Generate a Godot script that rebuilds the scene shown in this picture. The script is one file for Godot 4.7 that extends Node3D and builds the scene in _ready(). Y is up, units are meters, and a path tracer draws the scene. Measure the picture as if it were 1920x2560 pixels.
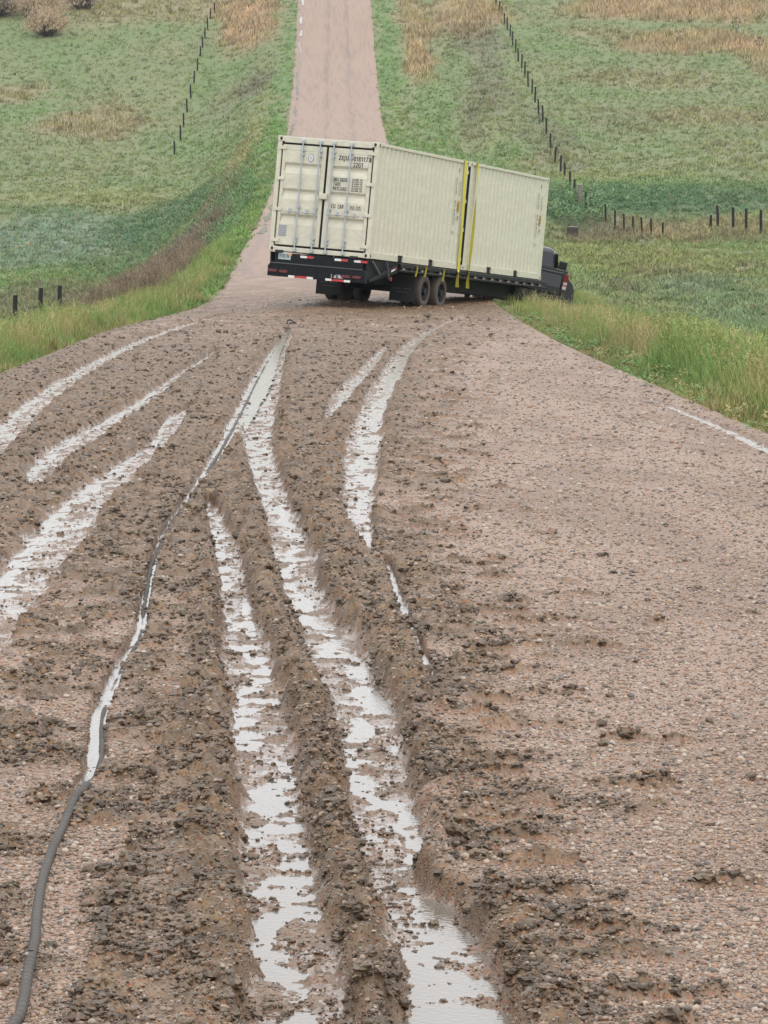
extends Node3D
# A jackknifed gooseneck trailer with two cream shipping containers across a muddy gravel road.
# World: x right, y up, d = -z metres ahead of the camera. u = metres right of the road's centre line.

const WR := 3.65
const TAB_E := [[-40,0.6],[0,0],[20,-0.43],[40,-0.86],[60,-1.27],[75,-1.49],[84,-1.57],[100,-1.58],[121,-1.42],[166,-0.64],[220,1.45],[284,5.4],[330,11.3],[370,18.6],[400,23.2],[440,26],[520,27],[800,20]]
const TAB_L := [[-40,-0.4],[0,-1.3],[40,-2.3],[80,-3.5],[110,-4.3],[145,-4.7],[200,-4.0],[240,-1.65],[290,2.65],[340,9.8],[380,17.9],[410,22.4],[450,25.4],[530,26],[800,20]]
const TAB_R := [[-40,0.0],[0,-0.9],[40,-1.75],[60,-2.35],[80,-2.85],[100,-3.15],[120,-3.25],[150,-2.85],[190,-1.95],[215,0.15],[240,1.45],[290,6.6],[340,13.2],[380,19.6],[410,23.4],[450,26],[530,27],[800,21]]
const TAB_WL := [[-40,4.65],[60,4.65],[70,4.5],[78,3.9],[85,3.4],[95,3.3],[140,3.55],[800,3.5]]
# ruts: points [d, centre u, half width], depth, berm, water level over the rut floor
const RUTS := [
	{"p": [[2.5,-0.34,0.1],[7.48,-0.36,0.1],[8.02,-0.367,0.1],[8.58,-0.392,0.093],[9.23,-0.422,0.098],[9.97,-0.45,0.091],[10.85,-0.474,0.088],[11.89,-0.516,0.098],[13.16,-0.568,0.103],[14.72,-0.634,0.101],[16.69,-0.733,0.081],[19.24,-0.843,0.075],[21.53,-0.967,0.073],[24.21,-1.131,0.03]], "depth": 0.052, "berm": 0.03, "level": 0.004, "mc": 0.42, "cw": 0.4},
	{"p": [[2.5,-0.03,0.1],[7.46,-0.032,0.11],[7.91,-0.004,0.109],[8.28,-0.029,0.108],[8.87,-0.062,0.098],[9.35,-0.123,0.067],[9.95,-0.119,0.091],[10.82,-0.139,0.092],[11.86,-0.16,0.096],[12.71,-0.171,0.116],[13.86,-0.232,0.108],[14.68,-0.262,0.129],[16.0,-0.347,0.104],[17.34,-0.43,0.101],[19.19,-0.482,0.125],[21.47,-0.567,0.118],[24.84,-0.714,0.113],[28.78,-0.855,0.131],[32.44,-0.957,0.158],[37.11,-0.993,0.169],[44.82,-1.045,0.152],[56.35,-1.122,0.147],[67.89,-1.091,0.1]], "depth": 0.055, "berm": 0.034, "level": 0.0045, "mc": 0.42, "cw": 0.42},
	{"p": [[19.5,-0.08,0.03],[22.54,-0.122,0.117],[25.74,-0.09,0.158],[30.71,-0.021,0.198],[34.89,0.079,0.175],[41.69,0.29,0.188],[47.97,0.532,0.185],[56.24,0.844,0.17],[65.24,1.373,0.15],[72.68,2.006,0.13],[79.45,2.756,0.1]], "depth": 0.05, "berm": 0.02, "level": 0.006, "mc": 0.2, "cw": 0.5},
	{"p": [[34.0,-0.34,0.05],[40.35,-0.157,0.143],[47.84,0.161,0.135],[61.04,0.677,0.06]], "depth": 0.04, "berm": 0.02, "level": 0.004, "mc": 0.1, "cw": 0.4},
	{"p": [[11.0,-1.75,0.12],[14.5,-1.79,0.152],[16.82,-1.837,0.193],[19.39,-1.87,0.222],[21.68,-1.9,0.234],[24.58,-1.908,0.217],[27.74,-1.845,0.172],[31.06,-1.78,0.122],[35.31,-1.828,0.12],[38.5,-1.75,0.04]], "depth": 0.04, "berm": 0.012, "level": 0.0045, "mc": -0.6, "cw": 0.4},
	{"p": [[25.0,-2.37,0.08],[27.87,-2.5,0.174],[31.23,-2.503,0.215],[35.46,-2.412,0.175],[40.97,-2.318,0.148],[46.84,-2.297,0.098],[52.39,-2.196,0.11],[58.5,-2.147,0.06]], "depth": 0.045, "berm": 0.02, "level": 0.004, "mc": -0.5, "cw": 0.36},
	{"p": [[27.0,-3.05,0.17],[30.64,-3.172,0.192],[35.7,-3.382,0.212],[41.33,-3.547,0.219],[49.05,-3.673,0.201],[57.32,-3.676,0.209],[64.74,-3.572,0.192],[73.14,-3.174,0.2],[80.98,-2.493,0.15]], "depth": 0.045, "berm": 0.02, "level": 0.004, "mc": -0.5, "cw": 0.36},
	{"p": [[13.3,0.098,0.02],[14.0,0.089,0.022],[14.74,0.076,0.016],[15.97,0.04,0.024],[17.41,0.02,0.026],[18.9,-0.003,0.024]], "depth": 0.025, "berm": 0.01, "level": 0.011, "mc": 0.0, "cw": 0.6},
	{"p": [[26.0,3.3,0.08],[32.19,3.36,0.09],[36.02,3.33,0.08],[38.84,3.28,0.06],[42.0,3.24,0.04]], "depth": 0.03, "berm": 0.0, "level": 0.003, "mc": 0.0, "cw": 0.8},
	{"p": [[10.6,-1.075,0.03],[11.5,-1.06,0.036],[12.67,-1.12,0.036],[14.43,-1.14,0.034],[15.31,-1.125,0.035],[17.2,-1.186,0.025],[20.2,-1.263,0.03],[22.33,-1.263,0.035],[25.43,-1.232,0.05],[29.52,-1.211,0.07],[36.13,-1.2,0.11],[46.48,-1.2,0.13],[58.0,-1.2,0.08],[70.0,-1.13,0.03]], "depth": 0.035, "berm": 0.008, "level": 0.008, "mc": 0.0, "cw": 0.8},
	{"p": [[5.0,0.62,0.07],[7.4,0.6,0.1],[9.0,0.52,0.1],[11.0,0.46,0.09],[13.0,0.4,0.07]], "depth": 0.005, "berm": 0.0, "level": -0.0008, "mc": 0.0, "cw": 0.0},
	{"p": [[6.0,-0.68,0.05],[7.4,-0.68,0.07],[8.4,-0.72,0.06],[9.6,-0.76,0.06],[11.5,-0.82,0.03]], "depth": 0.006, "berm": 0.0, "level": 0.0005, "mc": 0.0, "cw": 0.0},
]
const MUD_EDGE := [[2,0.25],[7.47,0.27],[8.58,0.317],[9.22,0.29],[9.96,0.218],[10.84,0.319],[13.13,0.276],[14.7,0.45],[16.66,0.45],[19.17,0.311],[22.57,0.33],[27.46,0.464],[35.05,0.75],[40.59,0.9],[48.14,1.03],[56.4,1.3],[67.1,2.6],[77.53,3.6],[100,3.6]]
const ROPE := [[5.6,-0.98],[6.6,-0.985],[7.38,-0.966],[7.57,-0.957],[7.96,-0.975],[8.33,-0.991],[8.75,-1.019],[9.27,-1.044],[9.86,-1.052],[10.44,-1.049],[10.99,-1.038],[11.5,-1.042],[12.06,-1.067],[12.67,-1.109],[13.5,-1.127],[14.43,-1.128],[15.31,-1.119],[16.52,-1.162],[17.2,-1.186],[18.73,-1.241],[20.22,-1.263],[22.33,-1.263],[25.43,-1.232],[29.52,-1.211],[36.13,-1.207],[46.48,-1.228],[61.25,-1.21],[71.41,-1.132]]
# field patches: [x, d, radius across, radius along, kind, strength]
const PATCHES := [[-25.0,311.0,4.4,8.1,"t",0.75],[-33.8,330.8,2.5,6.6,"t",0.60],[-23.6,321.8,2.5,4.3,"t",0.40],[-24.2,381.8,9.2,11.9,"t",0.55],[-34.8,354.3,2.7,7.5,"g",0.20],[-13.4,363.8,2.9,17.2,"o",0.90],[-16.0,381.0,2.4,8.2,"o",0.60],[29.0,367.3,9.8,10.1,"o",0.85],[30.1,341.1,7.4,9.0,"o",0.70],[24.2,338.2,2.6,4.6,"t",0.60],[33.8,326.9,1.7,18.9,"o",0.50],[20.5,349.4,4.0,4.3,"t",0.40],[3.2,326.9,1.1,20.7,"o",0.80],[2.8,360.6,1.6,17.8,"o",0.60],[8.3,362.8,3.7,15.1,"o",0.75],[9.4,341.6,2.6,14.9,"b",0.45],[9.0,304.5,1.6,22.2,"b",0.40],[6.8,264.4,1.5,6.4,"t",0.55],[6.8,278.9,0.6,21.7,"b",0.50],[22.7,311.7,6.4,7.4,"t",0.35],[26.0,282.3,4.7,7.2,"t",0.40],[18.5,278.7,3.2,10.8,"b",0.20],[25.0,253.9,2.9,8.8,"t",0.30],[11.9,264.6,2.0,21.3,"b",0.35],[13.0,235.0,6.0,4.8,"y",0.50],[16.8,212.8,6.5,8.4,"d",0.85],[10.8,202.3,1.6,6.3,"d",1.00],[13.9,208.8,2.4,5.3,"d",0.60],[10.4,213.9,1.1,6.8,"d",0.70],[12.7,192.5,2.7,6.7,"b",0.55],[15.3,190.7,2.2,7.8,"t",0.60],[19.4,195.7,2.0,5.9,"t",0.50],[10.0,190.1,1.5,3.5,"b",0.50],[10.8,167.9,2.8,18.8,"y",0.60],[14.4,167.8,2.8,14.6,"y",0.40],[12.3,150.0,1.7,10.7,"b",0.30],[9.1,141.5,0.7,4.5,"b",0.50],[12.6,134.9,2.4,14.2,"u",0.50],[7.2,102.8,2.2,23.6,"u",0.60],[11.3,113.4,1.8,10.6,"u",0.50],[-20.9,222.8,5.4,19.2,"u",0.90],[-13.6,232.0,3.9,17.0,"d",0.75],[-23.6,245.7,3.8,3.0,"d",0.35],[-8.9,174.7,2.0,44.6,"d",0.90],[-14.6,205.0,2.8,11.0,"d",0.45],[-10.0,229.6,0.8,30.0,"b",0.45],[-9.7,205.3,0.8,23.7,"b",0.40],[-8.9,163.6,1.0,33.1,"b",0.80],[-8.8,151.1,1.1,41.3,"b",0.80],[-9.4,145.4,1.2,41.6,"b",0.70],[-10.1,257.6,0.7,36.3,"t",0.60],[-18.0,255.2,3.9,7.7,"y",0.50],[-23.2,255.2,4.6,6.9,"y",0.40],[-18.1,192.4,3.0,13.2,"g",0.60],[-16.8,174.4,3.1,9.5,"b",0.30],[-13.3,156.9,2.5,21.7,"b",0.55],[-5.6,130.7,0.8,30.4,"y",0.50],[-6.3,170.9,0.5,34.7,"y",0.60],[-8.8,280.8,0.8,70.7,"g",0.80],[-10.2,282.3,0.7,56.5,"y",0.40],[0.4,332.5,0.7,39.6,"g",0.90],[0.7,276.0,0.7,24.2,"y",0.50],[3.8,291.0,1.5,22.5,"g",0.70],[5.5,252.1,3.9,15.9,"g",0.60],[-11.1,321.9,1.6,5.6,"b",0.50],[-15.1,301.6,1.9,17.9,"g",0.30],[-13.6,321.7,2.5,13.9,"b",0.25],[-15.7,341.0,2.6,17.8,"g",0.50]]
const KIND := {"t": Color(0.42,0.335,0.205), "o": Color(0.50,0.355,0.23), "b": Color(0.19,0.155,0.12), "g": Color(0.17,0.29,0.085), "d": Color(0.085,0.18,0.08), "u": Color(0.185,0.27,0.165), "y": Color(0.29,0.305,0.11)}
const GRAVEL := Color(0.235, 0.173, 0.136)
const GRASS := Color(0.225,0.285,0.115)

var lut_e := PackedFloat32Array(); var lut_l := PackedFloat32Array(); var lut_r := PackedFloat32Array(); var lut_wl := PackedFloat32Array(); var lut_mud := PackedFloat32Array()
var rut_c := []; var rut_w := []
var n_low := FastNoiseLite.new(); var n_mid := FastNoiseLite.new(); var n_hi := FastNoiseLite.new(); var n_crumb := FastNoiseLite.new(); var n_smear := FastNoiseLite.new(); var n_field := FastNoiseLite.new()
var o_mud := 0.0; var o_in := 0.0; var o_wet := true
var rng := RandomNumberGenerator.new()
var used := {}
var M := {}

# ------------------------------------------------------------------ small helpers
func numbered(s: String) -> String:
	if not used.has(s):
		used[s] = 0
		return s
	used[s] += 1
	return "%s_%03d" % [s, used[s]]

func thing(called: String, label: String, category: String, xf := Transform3D.IDENTITY, group := "") -> Node3D:
	var o := Node3D.new(); o.name = numbered(called); add_child(o)
	o.transform = xf; tag(o, label, category, group)
	return o

func tag(o: Node, label: String, category: String, group := "") -> void:
	o.set_meta("label", label); o.set_meta("category", category)
	if group != "": o.set_meta("group", group)

func part(parent: Node, called: String, mesh, mat: Material) -> MeshInstance3D:
	var o := MeshInstance3D.new(); o.name = called
	o.mesh = mesh.commit() if mesh is SurfaceTool else mesh
	o.material_override = mat
	parent.add_child(o, true)
	return o

func solo(called: String, mesh, mat: Material, label := "", category := "", group := "", kind := "") -> MeshInstance3D:
	var o := MeshInstance3D.new(); o.name = numbered(called)
	o.mesh = mesh.commit() if mesh is SurfaceTool else mesh
	o.material_override = mat
	add_child(o)
	if label != "": tag(o, label, category, group)
	if kind != "": o.set_meta("kind", kind)
	return o

func mat(c: Color, rough := 0.6, metal := 0.0) -> StandardMaterial3D:   # c in linear values
	var m := StandardMaterial3D.new()
	m.albedo_color = c.linear_to_srgb(); m.roughness = rough; m.metallic = metal
	return m

func st() -> SurfaceTool:
	var s := SurfaceTool.new(); s.begin(Mesh.PRIMITIVE_TRIANGLES); s.set_smooth_group(-1); return s

func fin(s: SurfaceTool) -> ArrayMesh:
	s.generate_normals(); return s.commit()

func quad(s: SurfaceTool, a: Vector3, b: Vector3, c: Vector3, d: Vector3) -> void:
	for v in [a, b, c, a, c, d]: s.add_vertex(v)

# chamfered box; size full, centre c
func bx(s: SurfaceTool, c: Vector3, size: Vector3, ch := 0.004, b := Basis.IDENTITY) -> void:
	var h := size * 0.5
	ch = min(ch, min(h.x, min(h.y, h.z)) * 0.45)
	var poly := []
	for k in 3:
		for sg in [-1.0, 1.0]:
			var i := (k + 1) % 3; var j := (k + 2) % 3
			var q := []
			for p in [[-1, -1], [1, -1], [1, 1], [-1, 1]]:
				var v := Vector3.ZERO
				v[k] = sg * h[k]; v[i] = p[0] * (h[i] - ch); v[j] = p[1] * (h[j] - ch)
				q.append(v)
			poly.append([q, k, sg])
	for f in poly:
		var q = f[0]
		if f[2] > 0: quad(s, c + b * q[3], c + b * q[2], c + b * q[1], c + b * q[0])
		else: quad(s, c + b * q[0], c + b * q[1], c + b * q[2], c + b * q[3])
	for k in 3:   # edges
		var i := (k + 1) % 3; var j := (k + 2) % 3
		for si in [-1.0, 1.0]:
			for sj in [-1.0, 1.0]:
				var v0 := Vector3.ZERO; var v1 := Vector3.ZERO
				v0[i] = si * h[i]; v0[j] = sj * (h[j] - ch); v1[i] = si * (h[i] - ch); v1[j] = sj * h[j]
				var a := v0; var b2 := v1; var c2 := v1; var d2 := v0
				a[k] = -(h[k] - ch); b2[k] = -(h[k] - ch); c2[k] = h[k] - ch; d2[k] = h[k] - ch
				if si * sj > 0: quad(s, c + b * d2, c + b * c2, c + b * b2, c + b * a)
				else: quad(s, c + b * a, c + b * b2, c + b * c2, c + b * d2)
	for sx in [-1.0, 1.0]:
		for sy in [-1.0, 1.0]:
			for sz in [-1.0, 1.0]:
				var a := Vector3(sx * h.x, sy * (h.y - ch), sz * (h.z - ch)); var b2 := Vector3(sx * (h.x - ch), sy * h.y, sz * (h.z - ch)); var c2 := Vector3(sx * (h.x - ch), sy * (h.y - ch), sz * h.z)
				if sx * sy * sz > 0:
					for v in [a, c2, b2]: s.add_vertex(c + b * v)
				else:
					for v in [a, b2, c2]: s.add_vertex(c + b * v)

func box(size: Vector3, c := Vector3.ZERO, ch := 0.004, b := Basis.IDENTITY) -> ArrayMesh:
	var s := st(); bx(s, c, size, ch, b); return fin(s)

# bar between two points with a rectangular section
func bar(s: SurfaceTool, a: Vector3, b: Vector3, w: float, h: float, up := Vector3.UP) -> void:
	var f := (b - a).normalized(); var r := f.cross(up).normalized(); var u := r.cross(f)
	bx(s, (a + b) * 0.5, Vector3(w, h, a.distance_to(b)), 0.003, Basis(r, u, -f))

func tube(s: SurfaceTool, pts: Array, rad, n := 10, caps := true) -> void:
	var rings := []
	for i in pts.size():
		var f: Vector3 = (pts[min(i + 1, pts.size() - 1)] - pts[max(i - 1, 0)]).normalized()
		var up := Vector3.UP if absf(f.y) < 0.95 else Vector3.RIGHT
		var r := f.cross(up).normalized(); var u := r.cross(f)
		var q: float = rad if rad is float else rad[i]
		var ring := []
		for k in n:
			var t := TAU * k / n
			ring.append(pts[i] + (r * cos(t) + u * sin(t)) * q)
		rings.append(ring)
	s.set_smooth_group(0)
	for i in pts.size() - 1:
		for k in n:
			var k2 := (k + 1) % n
			quad(s, rings[i][k], rings[i][k2], rings[i + 1][k2], rings[i + 1][k])
	s.set_smooth_group(-1)
	if caps:
		for k in n - 2:
			for v in [rings[0][0], rings[0][k + 2], rings[0][k + 1]]: s.add_vertex(v)
			var L = rings[-1]
			for v in [L[0], L[k + 1], L[k + 2]]: s.add_vertex(v)

# lathe round the x axis; prof = [[x, r]...]
func lathe_x(s: SurfaceTool, c: Vector3, prof: Array, n := 28) -> void:
	for i in prof.size() - 1:
		for k in n:
			var t0 := TAU * k / n; var t1 := TAU * (k + 1) / n
			var P := func(j, t): return c + Vector3(prof[j][0], prof[j][1] * cos(t), prof[j][1] * sin(t))
			quad(s, P.call(i, t0), P.call(i + 1, t0), P.call(i + 1, t1), P.call(i, t1))

# loft through rings (same count), closed ends
func loft(s: SurfaceTool, rings: Array, caps := true) -> void:
	var n: int = rings[0].size()
	for i in rings.size() - 1:
		for k in n:
			var k2 := (k + 1) % n
			quad(s, rings[i][k], rings[i][k2], rings[i + 1][k2], rings[i + 1][k])
	if caps:
		for k in n - 2:
			for v in [rings[0][0], rings[0][k + 2], rings[0][k + 1]]: s.add_vertex(v)
			var L = rings[-1]
			for v in [L[0], L[k + 1], L[k + 2]]: s.add_vertex(v)

# rounded rectangle in the xy plane at z, corners given as x0,x1,y0,y1
func rr(x0: float, x1: float, y0: float, y1: float, r: float, z: float, n := 4) -> Array:
	var out := []
	for q in [[x1 - r, y1 - r, 0], [x0 + r, y1 - r, 1], [x0 + r, y0 + r, 2], [x1 - r, y0 + r, 3]]:
		for k in n + 1:
			var t: float = PI / 2 * (q[2] + float(k) / n)
			out.append(Vector3(q[0] + r * cos(t), q[1] + r * sin(t), z))
	return out

func text(parent: Node, words: String, at: Vector3, height: float, width: float, m: Material, b := Basis.IDENTITY, serif := false, called := "lettering") -> void:
	var f := SystemFont.new(); f.font_names = PackedStringArray(["Droid Serif" if serif else "Droid Sans"]); f.font_weight = 700
	var t := TextMesh.new(); t.text = words; t.font = f; t.font_size = 32; t.pixel_size = 0.01; t.depth = 0.01
	t.horizontal_alignment = HORIZONTAL_ALIGNMENT_LEFT; t.vertical_alignment = VERTICAL_ALIGNMENT_CENTER
	var bb := t.get_aabb()
	var o := MeshInstance3D.new(); o.name = called; o.mesh = t; o.material_override = m
	parent.add_child(o, true)
	var cap := 0.01 * 32 * 0.72
	var sx: float = width / max(bb.size.x, 0.001)
	o.transform = Transform3D(b * Basis.from_scale(Vector3(sx, height / cap, 0.15)), at - b * Vector3(bb.position.x * sx, 0, 0))

# ------------------------------------------------------------------ ground functions
func herm(tab: Array, x: float) -> float:
	var n := tab.size()
	if x <= tab[0][0]: return tab[0][1]
	if x >= tab[n - 1][0]: return tab[n - 1][1]
	var i := 0
	while x > tab[i + 1][0]: i += 1
	return herm_k(tab, x, i, 1)

func herm_k(tab: Array, x: float, i: int, k: int) -> float:
	var n := tab.size()
	var a: int = max(i - 1, 0); var c: int = min(i + 2, n - 1)
	var m0: float = (tab[i + 1][k] - tab[a][k]) / (tab[i + 1][0] - tab[a][0])
	var m1: float = (tab[c][k] - tab[i][k]) / (tab[c][0] - tab[i][0])
	var h: float = tab[i + 1][0] - tab[i][0]; var t: float = (x - tab[i][0]) / h
	return (2 * t * t * t - 3 * t * t + 1) * tab[i][k] + (t * t * t - 2 * t * t + t) * h * m0 + (3 * t * t - 2 * t * t * t) * tab[i + 1][k] + (t * t * t - t * t) * h * m1

func lut(a: PackedFloat32Array, d: float) -> float:
	var f: float = clampf((d + 40.0) * 2.0, 0.0, a.size() - 2.0)
	var i := int(f)
	return lerpf(a[i], a[i + 1], f - i)

func make_luts() -> void:
	for i in 1682:
		var d := i * 0.5 - 40.0
		lut_e.append(herm(TAB_E, d)); lut_l.append(herm(TAB_L, d)); lut_r.append(herm(TAB_R, d)); lut_wl.append(herm(TAB_WL, d)); lut_mud.append(herm(MUD_EDGE, d))
	for r in RUTS:
		var c := PackedFloat32Array(); var w := PackedFloat32Array()
		var p: Array = r.p
		var n := p.size()
		for i in 960:
			var d := i * 0.1
			if d < p[0][0] or d >= p[n - 1][0]:
				c.append(0.0); w.append(0.0)
			else:
				var k := 0
				while d > p[k + 1][0]: k += 1
				var wob: float = n_mid.get_noise_2d(d * 0.8, p[0][0] * 37.0) * 0.18 * p[k][2]
				c.append(herm_k(p, d, k, 1) + wob)
				var ends: float = clampf(min(d - p[0][0], p[n - 1][0] - d) / (0.02 * d + 0.3), 0.0, 1.0)
				var wide: float = lerpf(1.15, 1.36, smoothstep(20.0, 10.0, d)) if rut_c.size() < 2 else 1.0
				w.append(wide * herm_k(p, d, k, 2) * sqrt(ends) * (1.0 + 0.3 * n_mid.get_noise_2d(d * 1.7, 91.0 + p[0][0])))
		rut_c.append(c); rut_w.append(w)

func xc(d: float) -> float: return 0.29 - 0.0145 * d

func road_base(u: float, d: float) -> float:
	var h := lut(lut_e, d) - 0.012 * absf(u)
	if d > 60.0 and d < 112.0:
		h += 0.13 * exp(-pow((d - 85.5) / 7.0, 2)) * exp(-pow((u + 0.6) / 1.3, 2)) + dip(xc(d) + u, d)
	return h

func dip(x: float, d: float) -> float:   # the soft shoulder has given way under the pickup
	return -0.52 * exp(-pow((x - 4.3) / 1.7, 2)) * exp(-pow((d - 97.0) / 4.2, 2))

# relief of the road surface over road_base; leaves o_mud (0..1) and o_in (inside a rut, 0..1)
func relief(u: float, d: float) -> float:
	var nl := n_low.get_noise_2d(u * 1.2, d * 0.7)
	var nm := n_mid.get_noise_2d(u, d * 0.8)
	var nh := n_hi.get_noise_2d(u, d)
	var edge := lut(lut_mud, d)
	var m: float = smoothstep(-0.35, 0.3, (edge - 0.18 - u) * 2.0 + nl * 0.75)
	if u < -0.85 and d < 24.0:
		m *= lerpf(1.0, smoothstep(-0.15, 0.3, n_smear.get_noise_2d(u * 1.3, d * 0.8) + 0.02 * (d - 9.0)), smoothstep(24.0, 14.0, d))
	elif u > edge - 0.2:
		var far_off: float = u - edge
		m = max(m, smoothstep(0.18, 0.42, n_smear.get_noise_2d(u * 0.8, d * 2.2) + 0.06 - far_off * (0.55 if d < 40.0 else 0.4)))
	if d > 58.0:
		m *= lerpf(1.0, smoothstep(-0.25, 0.25, n_smear.get_noise_2d(u * 0.5, d * 0.6) + 0.05), smoothstep(58.0, 70.0, d))
		m = max(m, 0.9 * exp(-pow((d - 80.5) / 3.2, 2)) * smoothstep(-0.5, 0.3, n_smear.get_noise_2d(u * 0.4 + 20.0, d) + 0.15)) * smoothstep(110.0, 88.0, d)
	var crumb: float = clampf(-n_crumb.get_noise_2d(u, d), 0.0, 1.0)
	var rough := 0.026 * nm + 0.016 * absf(nh) * 2.0 + 0.017 * crumb * (0.35 + 0.65 * smoothstep(-0.3, 0.4, nm))
	var inside := 0.0; var dep := 0.0; var berm := 0.0; var chan := 0.0
	if d < 95.9:
		var i := int(d * 10.0)
		for k in rut_w.size():
			var w: float = rut_w[k][i]
			if w > 0.004:
				var c: float = lerpf(rut_c[k][i], rut_c[k][i + 1] if rut_w[k][i + 1] > 0.0 else rut_c[k][i], d * 10.0 - i)
				var r: float = absf(u - c + nm * w * 0.25) / w
				if r < 2.4:
					var ins: float = (1.0 - smoothstep(0.7, 1.12, r)) * (0.5 if k > 9 else 1.0)
					if ins > inside: inside = ins
					if ins * RUTS[k].depth > dep:
						dep = ins * RUTS[k].depth
						var cw: float = RUTS[k].cw * (1.0 + 0.7 * nl)
						if k == 1: cw *= 1.0 + 0.9 * smoothstep(9.6, 8.4, d)
						if cw > 0.0:
							var mc: float = RUTS[k].mc
							if k < 2: mc *= 1.35 * sin(d * 3.0 / (1.0 + 0.05 * d) + k * 1.7 + 3.0 * nl)
							chan = smoothstep(1.25, 0.7, absf((u - c) / w - mc) / cw)
						else: chan = 0.0
					if RUTS[k].berm > 0.0:
						berm = max(berm, RUTS[k].berm * exp(-pow((r - 1.42) / 0.3, 2)) * (0.8 + 0.7 * nm))
	var fine := 0.0035 * nh + 0.003 * crumb
	o_mud = clampf(m, 0.0, 1.0); o_in = inside; o_wet = nm + nh * 0.8 < 0.22
	var h: float = lerpf(fine, rough + 0.008, o_mud) * (1.0 - inside * 0.78) + inside * (0.008 * nm + 0.006 * nh + 0.0055 - 0.0105 * chan + 0.011 * n_hi.get_noise_2d(u * 0.22 + 3.0, d * (0.4 if d < 16.0 else 0.16)) + 0.012 * n_mid.get_noise_2d(u * 1.3 + 7.0, d * 0.16) * smoothstep(12.0, 26.0, d))
	return h + berm * (1.0 - inside) * max(o_mud, 0.25) - dep

func terrain(x: float, d: float) -> float:
	var u := x - xc(d); var wl := lut(lut_wl, d)
	var h: float; var out: float
	if u > 0.0:
		var a := road_base(WR, d) - 0.08
		out = u - WR
		h = a + (lut(lut_r, d) - a) * smoothstep(0.0, 7.0, out)
		if d > 225.0: h -= 0.55 * exp(-pow((u - 9.5) / 1.1, 2)) * smoothstep(225.0, 250.0, d)
	else:
		var a := road_base(-wl, d) - 0.08
		out = -u - wl
		h = a + (lut(lut_l, d) - a) * smoothstep(0.0, 9.0, out)
	if d > 84.0 and d < 112.0 and u > 0.0: h += dip(x, d)
	if out < 0.0: return h - 0.3 * smoothstep(0.0, -0.25, out)
	var far: float = smoothstep(1.5, 8.0, out)
	h += far * (0.16 * n_field.get_noise_2d(x * 1.0, d * 0.6) + 0.07 * n_field.get_noise_2d(x * 4.0 + 60.0, d * 2.5))
	if absf(u) > 45.0: h += (absf(u) - 45.0) * 0.02 * (1.0 + n_field.get_noise_2d(x * 0.1, d * 0.1))
	return h

var cmap := PackedColorArray()
func bake_colors() -> void:   # 0.5 m x 1 m cells over x -60..60, d 20..430
	var base := GRASS
	cmap.resize(240 * 410)
	for j in 410:
		var d := 20.0 + j
		var near := []
		for p in PATCHES:
			if absf(d - p[1]) < p[3] * 2.0: near.append(p)
		for i in 240:
			var x := -60.0 + i * 0.5
			var w := n_field.get_noise_2d(x * 1.3, d * 0.5)
			var w2 := n_field.get_noise_2d(x * 0.35 + 40.0, d * 0.16)
			var c := base.lerp(KIND.t, clampf(w * 0.4 + w2 * 0.2, 0.0, 0.45)).lerp(KIND.g, clampf(-w2 * 1.1, 0.0, 0.7))
			c = c.lerp(KIND.b, clampf(-w * 0.35 - 0.05, 0.0, 0.3))
			for p in near:
				var r2: float = pow((x + w * 1.2 - p[0]) / p[2], 2) + pow((d + w2 * 4.0 - p[1]) / p[3], 2)
				if r2 < 3.2: c = c.lerp(KIND[p[4]], p[5] * smoothstep(1.9, 0.35, r2 * (1.0 + 0.5 * w)))
			cmap[j * 240 + i] = c

func field_color(x: float, d: float) -> Color:
	var fi: float = clampf((x + 60.0) * 2.0, 0.0, 238.0); var fj: float = clampf(d - 20.0, 0.0, 408.0)
	var i := int(fi); var j := int(fj)
	return cmap[j * 240 + i].lerp(cmap[j * 240 + i + 1], fi - i).lerp(cmap[(j + 1) * 240 + i].lerp(cmap[(j + 1) * 240 + i + 1], fi - i), fj - j)

func patch_weight(kind: String, x: float, d: float) -> float:
	var s := 0.0
	for p in PATCHES:
		if p[4] == kind:
			var r2: float = pow((x - p[0]) / p[2], 2) + pow((d - p[1]) / p[3], 2)
			if r2 < 1.6: s = max(s, p[5] * smoothstep(1.6, 0.3, r2))
	return s

# ------------------------------------------------------------------ textures
func tex_from(img: Image) -> ImageTexture: return ImageTexture.create_from_image(img)

func noise_img(freq: float, oct: int, sd: int, size := 512) -> Image:
	var n := FastNoiseLite.new(); n.seed = sd; n.frequency = freq; n.fractal_octaves = oct; n.noise_type = FastNoiseLite.TYPE_SIMPLEX_SMOOTH
	return n.get_seamless_image(size, size, false, false, 0.15, true)

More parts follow.
